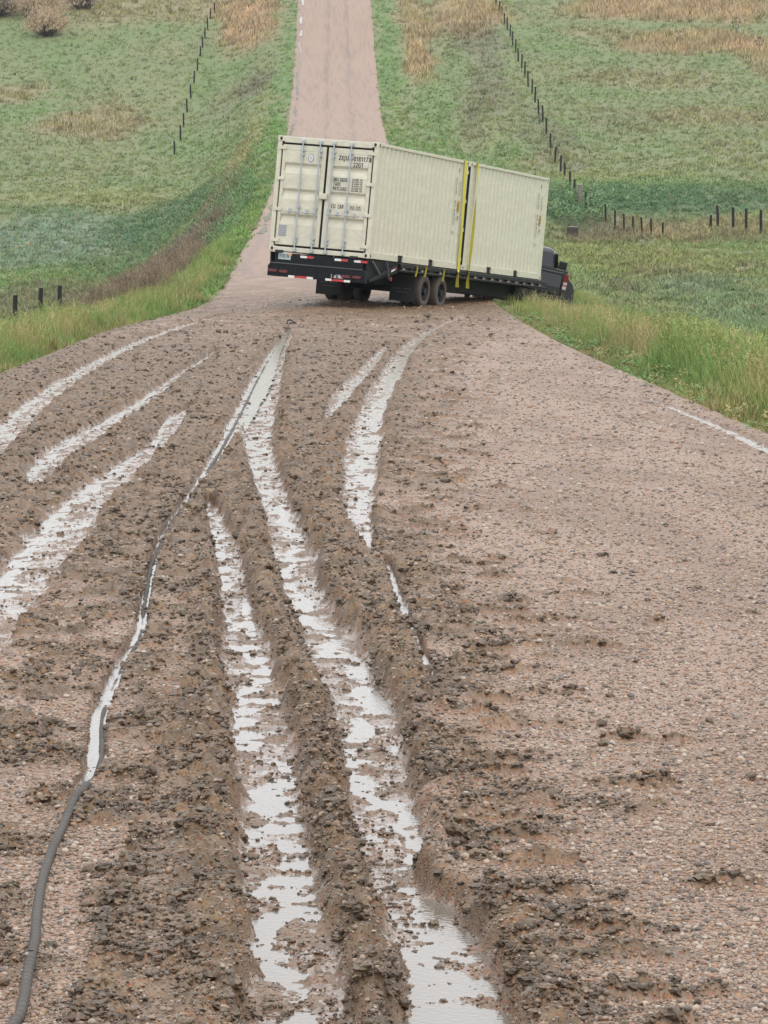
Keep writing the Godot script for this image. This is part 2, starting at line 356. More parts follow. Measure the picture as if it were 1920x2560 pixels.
# gravel in a muddy matrix: colour and height images covering 0.8 m
func gravel_images() -> Array:
	var S := 1024
	var col := Image.create(S, S, false, Image.FORMAT_RGB8); var hgt := Image.create(S, S, false, Image.FORMAT_L8)
	var grain := noise_img(0.05, 4, 5, S)
	var cb := PackedByteArray(); cb.resize(S * S * 3); var hb := PackedByteArray(); hb.resize(S * S)
	var gb := grain.get_data(); var gstep := gb.size() / (S * S)
	for i in S * S:
		var g := gb[i * gstep]
		cb[i * 3] = 150 + (g >> 2); cb[i * 3 + 1] = 148 + (g >> 2); cb[i * 3 + 2] = 145 + (g >> 2); hb[i] = g >> 2
	var pal := [[1.0, 0.78, 0.60], [0.95, 0.70, 0.50], [0.85, 0.55, 0.38], [1.0, 0.92, 0.82], [0.75, 0.6, 0.5], [0.5, 0.42, 0.37], [0.95, 0.85, 0.68], [0.7, 0.62, 0.58], [0.42, 0.36, 0.33], [0.9, 0.66, 0.55]]
	var r := RandomNumberGenerator.new(); r.seed = 77
	for k in 7200:
		var cx := r.randi_range(0, S - 1); var cy := r.randi_range(0, S - 1)
		var ra := r.randf_range(2.0, 5.0) * (1.0 if r.randf() < 0.93 else 1.7); var asp := r.randf_range(0.65, 1.0); var an := r.randf() * PI
		var p: Array = pal[r.randi_range(0, pal.size() - 1)]; var br := r.randf_range(0.8, 1.05) * 242.0
		var ca := cos(an); var sa := sin(an); var R := int(ceil(ra))
		for dy in range(-R, R + 1):
			for dx in range(-R, R + 1):
				var a := (dx * ca + dy * sa) / ra; var b := (-dx * sa + dy * ca) / (ra * asp)
				var q := a * a + b * b
				if q < 1.0:
					var o := posmod(cy + dy, S) * S + posmod(cx + dx, S)
					var hh := int(80 + 150.0 * sqrt(1.0 - q))
					if hh > hb[o] - 30:
						hb[o] = hh
						cb[o * 3] = min(255, int(p[0] * br)); cb[o * 3 + 1] = min(255, int(p[1] * br)); cb[o * 3 + 2] = min(255, int(p[2] * br))
	col = Image.create_from_data(S, S, false, Image.FORMAT_RGB8, cb)
	hgt = Image.create_from_data(S, S, false, Image.FORMAT_L8, hb)
	return [col, hgt]

func streak_img(lo: float, hi: float, fx: float, fy: float, sd: int, size := 256) -> Image:   # grey grain
	var n := FastNoiseLite.new(); n.seed = sd; n.frequency = 1.0; n.fractal_octaves = 4
	var img := Image.create(size, size, false, Image.FORMAT_RGB8)
	for y in size:
		for x in size:
			var a := TAU * x / size; var b := TAU * y / size
			var v := n.get_noise_3d(cos(a) * fx + 10.0, sin(a) * fx + cos(b) * fy, sin(b) * fy)
			var g: float = lerpf(lo, hi, clampf(v * 0.9 + 0.5, 0.0, 1.0))
			img.set_pixel(x, y, Color(g, g, g))
	return img

func make_materials() -> void:
	var g := gravel_images()
	var road := StandardMaterial3D.new()
	road.vertex_color_use_as_albedo = true; road.albedo_texture = tex_from(g[0])
	road.uv1_triplanar = true; road.uv1_world_triplanar = true; road.uv1_scale = Vector3(1.25, 1.25, 1.25)
	road.heightmap_enabled = true; road.heightmap_texture = tex_from(g[1]); road.heightmap_scale = 0.4
	road.roughness = 0.5; road.metallic_specular = 0.32
	M.road = road
	var rw := road.duplicate(); rw.roughness = 0.13; rw.metallic_specular = 0.5; rw.heightmap_scale = 0.2; M.road_wet = rw
	var w := mat(Color(0.175, 0.148, 0.122), 0.1); w.metallic_specular = 0.5
	var rip := noise_img(0.03, 3, 9); rip.bump_map_to_normal_map(2.0)
	w.normal_enabled = true; w.normal_texture = tex_from(rip); w.normal_scale = 0.45
	w.uv1_triplanar = true; w.uv1_world_triplanar = true; w.uv1_scale = Vector3(2.2, 2.2, 2.2)
	M.water = w
	var t := StandardMaterial3D.new(); t.vertex_color_use_as_albedo = true; t.roughness = 0.9
	t.albedo_texture = tex_from(streak_img(0.55, 1.0, 4.0, 4.0, 12)); t.uv1_triplanar = true; t.uv1_world_triplanar = true; t.uv1_scale = Vector3(0.33, 0.33, 0.33)
	M.field = t
	var gr := StandardMaterial3D.new(); gr.vertex_color_use_as_albedo = true; gr.roughness = 0.6; gr.metallic_specular = 0.35; gr.backlight_enabled = true; gr.backlight = Color(0.4, 0.45, 0.3)
	M.grass = gr
	var pb := StandardMaterial3D.new(); pb.vertex_color_use_as_albedo = true; pb.roughness = 0.35
	M.pebble = pb
	var cl := StandardMaterial3D.new(); cl.vertex_color_use_as_albedo = true; cl.roughness = 0.55
	cl.albedo_texture = tex_from(g[0]); cl.uv1_triplanar = true; cl.uv1_world_triplanar = true; cl.uv1_scale = Vector3(1.25, 1.25, 1.25)
	cl.heightmap_enabled = true; cl.heightmap_texture = road.heightmap_texture; cl.heightmap_scale = 0.4
	M.clod = cl
	var cr := mat(Color(0.63, 0.608, 0.495), 0.42)
	cr.albedo_texture = tex_from(streak_img(0.93, 1.0, 1.5, 2.5, 31)); cr.uv1_triplanar = true; cr.uv1_scale = Vector3(0.5, 0.5, 0.5)
	M.cream = cr
	M.gasket_and_shade = mat(Color(0.012, 0.013, 0.014), 0.7)  # door rubber; also the dark strips that stand for shade between the containers
	M.galv = mat(Color(0.42, 0.46, 0.50), 0.38, 0.55)
	M.ink = mat(Color(0.02, 0.02, 0.022), 0.6)
	M.black = mat(Color(0.008, 0.010, 0.013), 0.55); M.black.metallic_specular = 0.3
	M.black2 = mat(Color(0.015, 0.017, 0.021), 0.55); M.black2.metallic_specular = 0.3
	M.rail = mat(Color(0.075, 0.078, 0.08), 0.6)
	M.rubber = mat(Color(0.013, 0.013, 0.013), 0.85)
	M.mudtyre = mat(Color(0.07, 0.058, 0.045), 0.9)
	M.rim = mat(Color(0.35, 0.36, 0.38), 0.35, 0.7)
	M.white = mat(Color(0.72, 0.70, 0.68), 0.4)
	M.red = mat(Color(0.45, 0.03, 0.03), 0.35)
	M.dimred = mat(Color(0.12, 0.012, 0.014), 0.3)
	M.amber = mat(Color(0.8, 0.25, 0.04), 0.4)
	M.plate = mat(Color(0.38, 0.44, 0.45), 0.4)
	M.placard = mat(Color(0.27, 0.29, 0.33), 0.4)
	M.blue = mat(Color(0.16, 0.22, 0.33), 0.4)
	M.strap = mat(Color(0.56, 0.50, 0.055), 0.7)
	M.decal = mat(Color(0.60, 0.36, 0.04), 0.5)
	var wd := mat(Color(0.030, 0.027, 0.024), 0.9)
	wd.albedo_texture = tex_from(streak_img(0.45, 1.0, 5.0, 1.0, 44)); wd.uv1_triplanar = true; wd.uv1_scale = Vector3(3, 1, 3)
	M.post = wd
	M.wood = mat(Color(0.20, 0.17, 0.15), 0.9)
	M.stump = mat(Color(0.055, 0.042, 0.036), 0.9)
	M.pale = mat(Color(0.42, 0.40, 0.38), 0.8)
	var tp := mat(Color(0.020, 0.024, 0.029), 0.35, 0.0); tp.clearcoat_enabled = true; tp.clearcoat = 0.35; tp.clearcoat_roughness = 0.06
	M.paint = tp
	M.trim = mat(Color(0.018, 0.018, 0.019), 0.6)
	M.glass = mat(Color(0.012, 0.015, 0.018), 0.05)
	M.lens = mat(Color(0.17, 0.009, 0.014), 0.15)
	M.clear = mat(Color(0.5, 0.42, 0.42), 0.12)
	var rp := mat(Color(0.078, 0.070, 0.062), 0.8)
	M.rope = rp
	M.dark = mat(Color(0.01, 0.01, 0.011), 0.55)

# ------------------------------------------------------------------ ground meshes
func grid_mesh(am: ArrayMesh, V: PackedVector3Array, C: PackedColorArray, rows: int, cols: int, wet := PackedByteArray()) -> void:
	var N := PackedVector3Array(); N.resize(V.size())
	for j in rows:
		var j0: int = max(j - 1, 0) * cols; var j1: int = min(j + 1, rows - 1) * cols
		for i in cols:
			var a := V[j * cols + min(i + 1, cols - 1)] - V[j * cols + max(i - 1, 0)]
			var b := V[j1 + i] - V[j0 + i]
			var n := a.cross(b)
			if n.y < 0: n = -n
			N[j * cols + i] = n.normalized() if n.length_squared() > 1e-14 else Vector3.UP
	var I := PackedInt32Array(); I.resize((rows - 1) * (cols - 1) * 6)
	var k := 0
	var WV := PackedVector3Array(); var WN := PackedVector3Array(); var WC := PackedColorArray(); var WI := PackedInt32Array(); var at := {}
	for j in rows - 1:
		for i in cols - 1:
			var p := j * cols + i
			if wet.size() > 0 and wet[p] + wet[p + 1] + wet[p + cols] + wet[p + cols + 1] >= 3:
				for q in [p, p + cols, p + 1, p + 1, p + cols, p + cols + 1]:
					if not at.has(q):
						at[q] = WV.size(); WV.append(V[q]); WN.append(N[q]); WC.append(C[q])
					WI.append(at[q])
				continue
			I[k] = p; I[k + 1] = p + cols; I[k + 2] = p + 1; I[k + 3] = p + 1; I[k + 4] = p + cols; I[k + 5] = p + cols + 1
			k += 6
	I.resize(k)
	if WI.size() > 0:
		var B := []; B.resize(Mesh.ARRAY_MAX)
		B[Mesh.ARRAY_VERTEX] = WV; B[Mesh.ARRAY_NORMAL] = WN; B[Mesh.ARRAY_INDEX] = WI; B[Mesh.ARRAY_COLOR] = WC
		am.add_surface_from_arrays(Mesh.PRIMITIVE_TRIANGLES, B)
	var A := []; A.resize(Mesh.ARRAY_MAX)
	A[Mesh.ARRAY_VERTEX] = V; A[Mesh.ARRAY_NORMAL] = N; A[Mesh.ARRAY_INDEX] = I
	if C.size() > 0: A[Mesh.ARRAY_COLOR] = C
	am.add_surface_from_arrays(Mesh.PRIMITIVE_TRIANGLES, A)

func road_color(u: float, d: float) -> Color:   # after relief(); colour of the material underfoot
	var k := 1.0 / 0.42
	var grav := GRAVEL.lerp(Color(0.178, 0.125, 0.092), smoothstep(-0.3, 0.4, n_low.get_noise_2d(u * 0.9 + 40.0, d * 0.25)))
	var mud := Color(0.16, 0.113, 0.072).lerp(Color(0.112, 0.085, 0.058), smoothstep(-0.4, 0.4, n_low.get_noise_2d(u * 3.0, d * 2.0)))
	var g := 1.0 + 0.45 * n_hi.get_noise_2d(u * 0.7 + 9.0, d * 0.7)
	mud = Color(mud.r * g, mud.g * g, mud.b * g)
	var c := grav.lerp(mud, o_mud).lerp(Color(0.20, 0.16, 0.135), o_in * 0.55)
	return Color(c.r * k, c.g * k, c.b * k)

func build_road() -> void:
	var am := ArrayMesh.new()
	var ds := []
	var d := 4.0
	while d < 92.0:
		ds.append(d)
		d += 0.0125 + 0.0011 * d
	var CO := 40; var CI := 480
	var cols := CO * 2 + CI + 1
	var V := PackedVector3Array(); var C := PackedColorArray()
	V.resize(ds.size() * cols); C.resize(ds.size() * cols)
	var wet := PackedByteArray(); wet.resize(ds.size() * cols)
	var k := 0
	for dd in ds:
		var wl := lut(lut_wl, dd); var x0 := xc(dd)
		var sl := -wl - 0.4; var sr := WR + 0.4
		var half: float = 0.1067 * dd + 0.9
		var il: float = clampf(-half - x0, sl + 0.2, 0.0); var ir: float = clampf(half - x0, 0.1, sr - 0.2)
		for i in cols:
			var u: float
			if i <= CO: u = lerpf(sl, il, float(i) / CO)
			elif i <= CO + CI: u = lerpf(il, ir, float(i - CO) / CI)
			else: u = lerpf(ir, sr, float(i - CO - CI) / CO)
			var h := road_base(u, dd) + relief(u, dd)
			var out: float = max(-u - wl, u - WR)
			if out > 0.0: h -= out * 0.7
			V[k] = Vector3(x0 + u, h, -dd); C[k] = road_color(u, dd)
			wet[k] = 1 if o_in > 0.55 and o_wet else 0
			k += 1
	grid_mesh(am, V, C, ds.size(), cols, wet)
	# the road beyond the trailer
	var ds2 := []
	d = ds[-1]
	while d < 470.0:
		ds2.append(d); d += 0.12 + 0.0035 * (d - 80.0)
	var c2 := 90
	V = PackedVector3Array(); C = PackedColorArray(); V.resize(ds2.size() * c2); C.resize(ds2.size() * c2)
	k = 0
	for dd in ds2:
		var wl := lut(lut_wl, dd); var x0 := xc(dd)
		for i in c2:
			var u: float = lerpf(-wl - 0.4, WR + 0.4, float(i) / (c2 - 1))
			var s := n_mid.get_noise_2d(u * 0.9, dd * 0.03)
			var h := road_base(u, dd)
			var track := exp(-pow((absf(u - 0.3) - 0.95) / 0.28, 2))
			if dd < 110.0: h += relief(u, dd)
			else: h += 0.012 * s - 0.02 * track
			var ew := edge_wet(u, dd, wl)
			h -= 0.035 * ew
			var out: float = max(-u - wl, u - WR)
			if out > 0.0: h -= out * 0.7
			V[k] = Vector3(x0 + u, h, -dd)
			if dd < 108.0: C[k] = road_color(u, dd)
			else:
				var c := GRAVEL.lerp(Color(0.155, 0.116, 0.094), clampf(s * 1.1 + 0.65 * track + 0.5 * n_field.get_noise_2d(u * 3.0, dd * 0.25), 0.0, 1.0)).lerp(Color(0.17, 0.135, 0.115), ew * 0.6)
				C[k] = Color(c.r / 0.42, c.g / 0.42, c.b / 0.42)
			k += 1
	grid_mesh(am, V, C, ds2.size(), c2)
	var o := solo("road", am, null, "", "", "", "structure")
	for q in 3: o.set_surface_override_material(q, M.road_wet if q == 0 else M.road)

func edge_wet(u: float, d: float, wl: float) -> float:
	if d < 96.0: return 0.0
	var a := exp(-pow((u + wl - 0.35 - 0.22 * n_mid.get_noise_2d(d * 0.025, 3.0)) / 0.2, 2))
	var b := 0.0
	if d > 900.0: b = exp(-pow((u - WR + 0.25 - 0.2 * n_mid.get_noise_2d(d * 0.03, 8.0)) / 0.16, 2))
	return max(a, b)

func build_water() -> void:
	var V := PackedVector3Array(); var I := PackedInt32Array(); var N := PackedVector3Array()
	var nx := 8
	for k in RUTS.size():
		var prev := -1
		var d: float = max(4.2, RUTS[k].p[0][0]); var dmax: float = RUTS[k].p[-1][0]
		var lev: float = RUTS[k].level - RUTS[k].depth
		while d < dmax:
			var i := int(d * 10.0)
			var w: float = rut_w[k][i]
			if w > 0.006:
				var c: float = lerpf(rut_c[k][i], rut_c[k][i + 1] if rut_w[k][i + 1] > 0.0 else rut_c[k][i], d * 10.0 - i)
				var start := V.size()
				var wave := 0.003 * n_low.get_noise_2d(d * 0.8, 50.0 + k * 9.0)
				for q in nx:
					var u: float = c + w * 1.3 * lerpf(-1.0, 1.0, float(q) / (nx - 1))
					V.append(Vector3(xc(d) + u, road_base(c, d) + lev + wave, -d)); N.append(Vector3.UP)
				if prev >= 0:
					for q in nx - 1:
						var a := prev + q; var b := start + q
						I.append_array([a, b, a + 1, a + 1, b, b + 1])
				prev = start
			else: prev = -1
			d += 0.03 + 0.003 * d
	# rivulets along the edges of the road beyond the trailer
	for side in 1:
		var prev := -1
		var d := 150.0
		while d < 430.0:
			var wl := lut(lut_wl, d)
			var c: float = -wl + 0.35 + 0.22 * n_mid.get_noise_2d(d * 0.025, 3.0) if side == 0 else WR - 0.25 + 0.2 * n_mid.get_noise_2d(d * 0.03, 8.0)
			var w: float = (0.085 if side == 0 else 0.055) * (1.0 + 2.6 * n_mid.get_noise_2d(d * 0.025, 77.0 + side))
			if w > 0.05:
				var start := V.size()
				for q in 3:
					var u: float = c + w * (q - 1.0)
					V.append(Vector3(xc(d) + u, road_base(u, d) - 0.012, -d)); N.append(Vector3.UP)
				if prev >= 0:
					for q in 2:
						var a := prev + q; var b := start + q
						I.append_array([a, b, a + 1, a + 1, b, b + 1])
				prev = start
			else: prev = -1
			d += 0.7
	var A := []; A.resize(Mesh.ARRAY_MAX)
	A[Mesh.ARRAY_VERTEX] = V; A[Mesh.ARRAY_NORMAL] = N; A[Mesh.ARRAY_INDEX] = I
	var am := ArrayMesh.new(); am.add_surface_from_arrays(Mesh.PRIMITIVE_TRIANGLES, A)
	solo("water", am, M.water, "", "", "", "structure")

func build_terrain() -> void:
	var offs := [0.0, 0.2, 0.45, 0.8, 1.2, 1.7, 2.3, 3.0, 3.8, 4.6]
	var o := 5.4
	while o < 42.0:
		offs.append(o); o += 0.8
	while o < 260.0:
		offs.append(o); o *= 1.13
	var ds := []
	var d := -40.0
	while d < 760.0:
		ds.append(d)
		d += 1.0 if d < 100.0 else (0.9 if d < 420.0 else 8.0)
	var cols := offs.size() * 2 + 3
	var V := PackedVector3Array(); var C := PackedColorArray(); V.resize(ds.size() * cols); C.resize(ds.size() * cols)
	var k := 0
	for dd in ds:
		var wl := lut(lut_wl, dd); var x0 := xc(dd)
		for i in cols:
			var u: float
			if i < offs.size(): u = -wl - offs[offs.size() - 1 - i]
			elif i < offs.size() + 3: u = [-wl + 0.3, 0.0, WR - 0.3][i - offs.size()]
			else: u = WR + offs[i - offs.size() - 3]
			var x: float = x0 + u
			V[k] = Vector3(x, terrain(x, dd), -dd)
			var c := field_color(x, dd)
			C[k] = Color(c.r * 1.1, c.g * 1.05, c.b * 1.1)
			k += 1
	var am := ArrayMesh.new(); grid_mesh(am, V, C, ds.size(), cols)
	solo("ground", am, M.field, "", "", "", "structure")

# ------------------------------------------------------------------ scattered stuff
func multi(called: String, mesh: Mesh, m: Material, xs: Array, cs: Array, parent: Node = null) -> MultiMeshInstance3D:
	var mm := MultiMesh.new(); mm.transform_format = MultiMesh.TRANSFORM_3D; mm.use_colors = true; mm.mesh = mesh
	mm.instance_count = xs.size()
	for i in xs.size():
		mm.set_instance_transform(i, xs[i]); mm.set_instance_color(i, cs[i])
	var o := MultiMeshInstance3D.new(); o.multimesh = mm; o.material_override = m; o.set_meta("kind", "stuff")
	if parent: o.name = called; parent.add_child(o, true)
	else: o.name = numbered(called); add_child(o)
	return o

func col_mesh(V: PackedVector3Array, C: PackedColorArray, smooth := false) -> ArrayMesh:   # triangle soup
	var N := PackedVector3Array(); N.resize(V.size())
	for i in range(0, V.size(), 3):
		var n := (V[i + 2] - V[i]).cross(V[i + 1] - V[i]).normalized()
		for k in 3: N[i + k] = n if not smooth else V[i + k].normalized()
	var A := []; A.resize(Mesh.ARRAY_MAX)
	A[Mesh.ARRAY_VERTEX] = V; A[Mesh.ARRAY_NORMAL] = N; A[Mesh.ARRAY_COLOR] = C
	var am := ArrayMesh.new(); am.add_surface_from_arrays(Mesh.PRIMITIVE_TRIANGLES, A); return am

# a tuft of unit height; heads: share of stems that end in a seed head of the given colour
func tuft(sd: int, blades: int, spread: float, wid: float, lean: float, heads: float, head_col: Color, tint_var := 0.25) -> ArrayMesh:
	var r := RandomNumberGenerator.new(); r.seed = sd
	var V := PackedVector3Array(); var C := PackedColorArray()
	for b in blades:
		var a := r.randf() * TAU; var rad := sqrt(r.randf()) * spread
		var root := Vector3(cos(a) * rad, -0.06, sin(a) * rad)
		var dir := Vector3(r.randf_range(-1, 1), 0, r.randf_range(-1, 1)).normalized()
		var side := dir.cross(Vector3.UP).rotated(Vector3.UP, r.randf_range(-0.6, 0.6))
		var h := r.randf_range(0.5, 1.0); var ln := lean * r.randf_range(0.2, 1.3)
		var w := wid * r.randf_range(0.6, 1.2)
		var t := 1.0 + r.randf_range(-tint_var, tint_var); var yl := r.randf_range(-0.12, 0.22) * tint_var * 2.0
		var c := Color(t * (1.0 + yl), t, t * (1.0 - yl * 0.6))
		var pts := []
		var hd := r.randf() < heads
		if hd: h = r.randf_range(0.85, 1.2); w *= 0.55
		for k in 4:
			var f := k / 3.0
			pts.append(root + Vector3(0, 1, 0) * (h * f * (1.0 - 0.18 * ln * f)) + dir * (ln * h * f * f))
		for k in 3:
			var w0: float = w * (1.0 - k / 3.0 * 0.75); var w1: float = w * (1.0 - (k + 1) / 3.0 * 0.75) if k < 2 else 0.0
			var p0: Vector3 = pts[k]; var p1: Vector3 = pts[k + 1]
			V.append_array([p0 - side * w0, p0 + side * w0, p1 + side * w1]); C.append_array([c, c, c])
			if k < 2:
				V.append_array([p0 - side * w0, p1 + side * w1, p1 - side * w1]); C.append_array([c, c, c])
		if hd:
			var top: Vector3 = pts[3]; var dn: Vector3 = (pts[3] - pts[2]).normalized()
			var hc := Color(head_col.r * t, head_col.g * t, head_col.b * t)
			for q in 5:
				var p := top - dn * (0.045 * q) + Vector3(r.randf_range(-1, 1), r.randf_range(-0.6, 0.6), r.randf_range(-1, 1)) * 0.02
				var s2 := Vector3(r.randf_range(-1, 1), r.randf_range(-0.3, 0.3), r.randf_range(-1, 1)).normalized() * (wid * 1.1)
				V.append_array([p - s2, p + dn * 0.05, p + s2]); C.append_array([hc, hc, hc])
	return col_mesh(V, C)

func leafy(sd: int, leaves: int, size: float) -> ArrayMesh:   # a broad-leaved weed of unit height
	var r := RandomNumberGenerator.new(); r.seed = sd
	var V := PackedVector3Array(); var C := PackedColorArray()
	for b in leaves:
		var y := r.randf_range(0.1, 1.0); var a := r.randf() * TAU
		var reach := r.randf_range(0.05, 0.42) * (1.15 - y * 0.6)
		var dir := Vector3(cos(a), 0, sin(a)); var side := Vector3(-sin(a), 0, cos(a))
		var p := dir * reach + Vector3(0, y, 0); var l := size * r.randf_range(0.7, 1.3)
		var up := Vector3(0, r.randf_range(-0.5, 0.6), 0)
		var t := r.randf_range(0.7, 1.35); var c := Color(t, t, t)
		var tip := p + (dir + up) * l; var mid := p + (dir + up * 0.6) * l * 0.5
		V.append_array([p, mid + side * l * 0.32, tip, p, tip, mid - side * l * 0.32]); C.append_array([c, c, c, c, c, c])
	return col_mesh(V, C)

func lump(sd: int, sub: int, amp: float, smooth := true) -> ArrayMesh:   # a rough stone or clod of unit radius
	var n := FastNoiseLite.new(); n.seed = sd; n.frequency = 0.9; n.fractal_octaves = 3
	var ph := (1.0 + sqrt(5.0)) / 2.0
	var v := []
	for p in [[-1, ph, 0], [1, ph, 0], [-1, -ph, 0], [1, -ph, 0], [0, -1, ph], [0, 1, ph], [0, -1, -ph], [0, 1, -ph], [ph, 0, -1], [ph, 0, 1], [-ph, 0, -1], [-ph, 0, 1]]: v.append(Vector3(p[0], p[1], p[2]).normalized())
	var f := []
	for t in [[0, 11, 5], [0, 5, 1], [0, 1, 7], [0, 7, 10], [0, 10, 11], [1, 5, 9], [5, 11, 4], [11, 10, 2], [10, 7, 6], [7, 1, 8], [3, 9, 4], [3, 4, 2], [3, 2, 6], [3, 6, 8], [3, 8, 9], [4, 9, 5], [2, 4, 11], [6, 2, 10], [8, 6, 7], [9, 8, 1]]: f.append([v[t[0]], v[t[1]], v[t[2]]])
	for s in sub:
		var g := []
		for t in f:
			var a: Vector3 = ((t[0] + t[1]) * 0.5).normalized(); var b: Vector3 = ((t[1] + t[2]) * 0.5).normalized(); var c: Vector3 = ((t[2] + t[0]) * 0.5).normalized()
			g.append_array([[t[0], a, c], [a, t[1], b], [c, b, t[2]], [a, b, c]])
		f = g
	var V := PackedVector3Array(); var C := PackedColorArray()
	for t in f:
		for k in [0, 2, 1]:
			var p: Vector3 = t[k]
			V.append(p * (1.0 + amp * n.get_noise_3d(p.x * 2.0, p.y * 2.0, p.z * 2.0) * 2.0)); C.append(Color(1, 1, 1))
	return col_mesh(V, C, smooth)

func spin(sx: float, sy: float, sz: float) -> Basis:
	return Basis(Vector3.UP, rng.randf() * TAU) * Basis(Vector3.RIGHT, rng.randf_range(-0.35, 0.35)) * Basis.from_scale(Vector3(sx, sy, sz))

func scatter_road() -> void:
	rng.seed = 11
	var pal := [Color(0.36, 0.23, 0.14), Color(0.44, 0.30, 0.19), Color(0.27, 0.15, 0.09), Color(0.50, 0.40, 0.30), Color(0.20, 0.145, 0.11), Color(0.10, 0.08, 0.066), Color(0.36, 0.20, 0.105), Color(0.56, 0.48, 0.39), Color(0.15, 0.115, 0.09), Color(0.38, 0.26, 0.19)]
	var xs := [[], [], []]; var cs := [[], [], []]
	for i in 200000:
		var q := rng.randf()
		var d: float = 6.4 / (1.0 - q * 0.925)
		var u: float = rng.randf_range(-1.0, 1.0) * (0.1067 * d + (0.2 if i % 4 > 0 else 2.0)) - xc(d)
		var wl := lut(lut_wl, d)
		if u < -wl + 0.1 or u > WR - 0.1: continue
		var h := relief(u, d)
		if rng.randf() < o_mud * 0.55 or (o_in > 0.6 and rng.randf() < 0.7): continue
		var big := pow(rng.randf(), 5.0)
		var r: float = (0.0015 + 0.002 * rng.randf() + 0.005 * big * big) * (0.75 + d * 0.075)
		var k := i % 3
		xs[k].append(Transform3D(spin(r, r * rng.randf_range(0.5, 0.85), r * rng.randf_range(0.7, 1.0)), Vector3(xc(d) + u, road_base(u, d) + h + r * 0.15, -d)))
		var c: Color = pal[rng.randi_range(0, pal.size() - 1)]
		c = c.lerp(Color(0.19, 0.13, 0.095), 0.25)
		if rng.randf() < 0.13: c = Color(0.07, 0.055, 0.045)
		cs[k].append(c.lerp(Color(0.14, 0.105, 0.075), 0.25 + 0.5 * o_mud * rng.randf()))
	for k in 3: multi("gravel", lump(5 + k, 1, 0.22), M.pebble, xs[k], cs[k])
	xs = [[], [], []]; cs = [[], [], []]
	for i in 180000:
		var q := rng.randf()
		var d: float = 6.2 / (1.0 - q * 0.92)
		var u: float = rng.randf_range(-1.0, 1.0) * (0.1067 * d + (0.2 if i % 4 > 0 else 2.0)) - xc(d)
		var wl := lut(lut_wl, d)
		if u < -wl or u > WR - 0.3: continue
		var h := relief(u, d)
		if rng.randf() > (o_mud * smoothstep(-0.35, 0.25, n_mid.get_noise_2d(u * 0.6 + 30.0, d * 0.4)) + 0.006) * (1.0 - 0.8 * o_in): continue
		var r: float = (0.0035 + 0.005 * rng.randf() + 0.013 * pow(rng.randf(), 9.0)) * (0.75 + d * 0.03) * (1.0 - 0.3 * o_in)
		var k := i % 3
		xs[k].append(Transform3D(spin(r * rng.randf_range(0.8, 1.6), r * rng.randf_range(0.5, 0.9), r), Vector3(xc(d) + u, road_base(u, d) + h + r * 0.1, -d)))
		var t := rng.randf_range(0.55, 1.45) / 0.42
		cs[k].append(Color(0.10 * t, 0.077 * t, 0.054 * t))
	for k in 3: multi("mud_clods", lump(25 + k, 1, 0.5, false), M.clod, xs[k], cs[k])

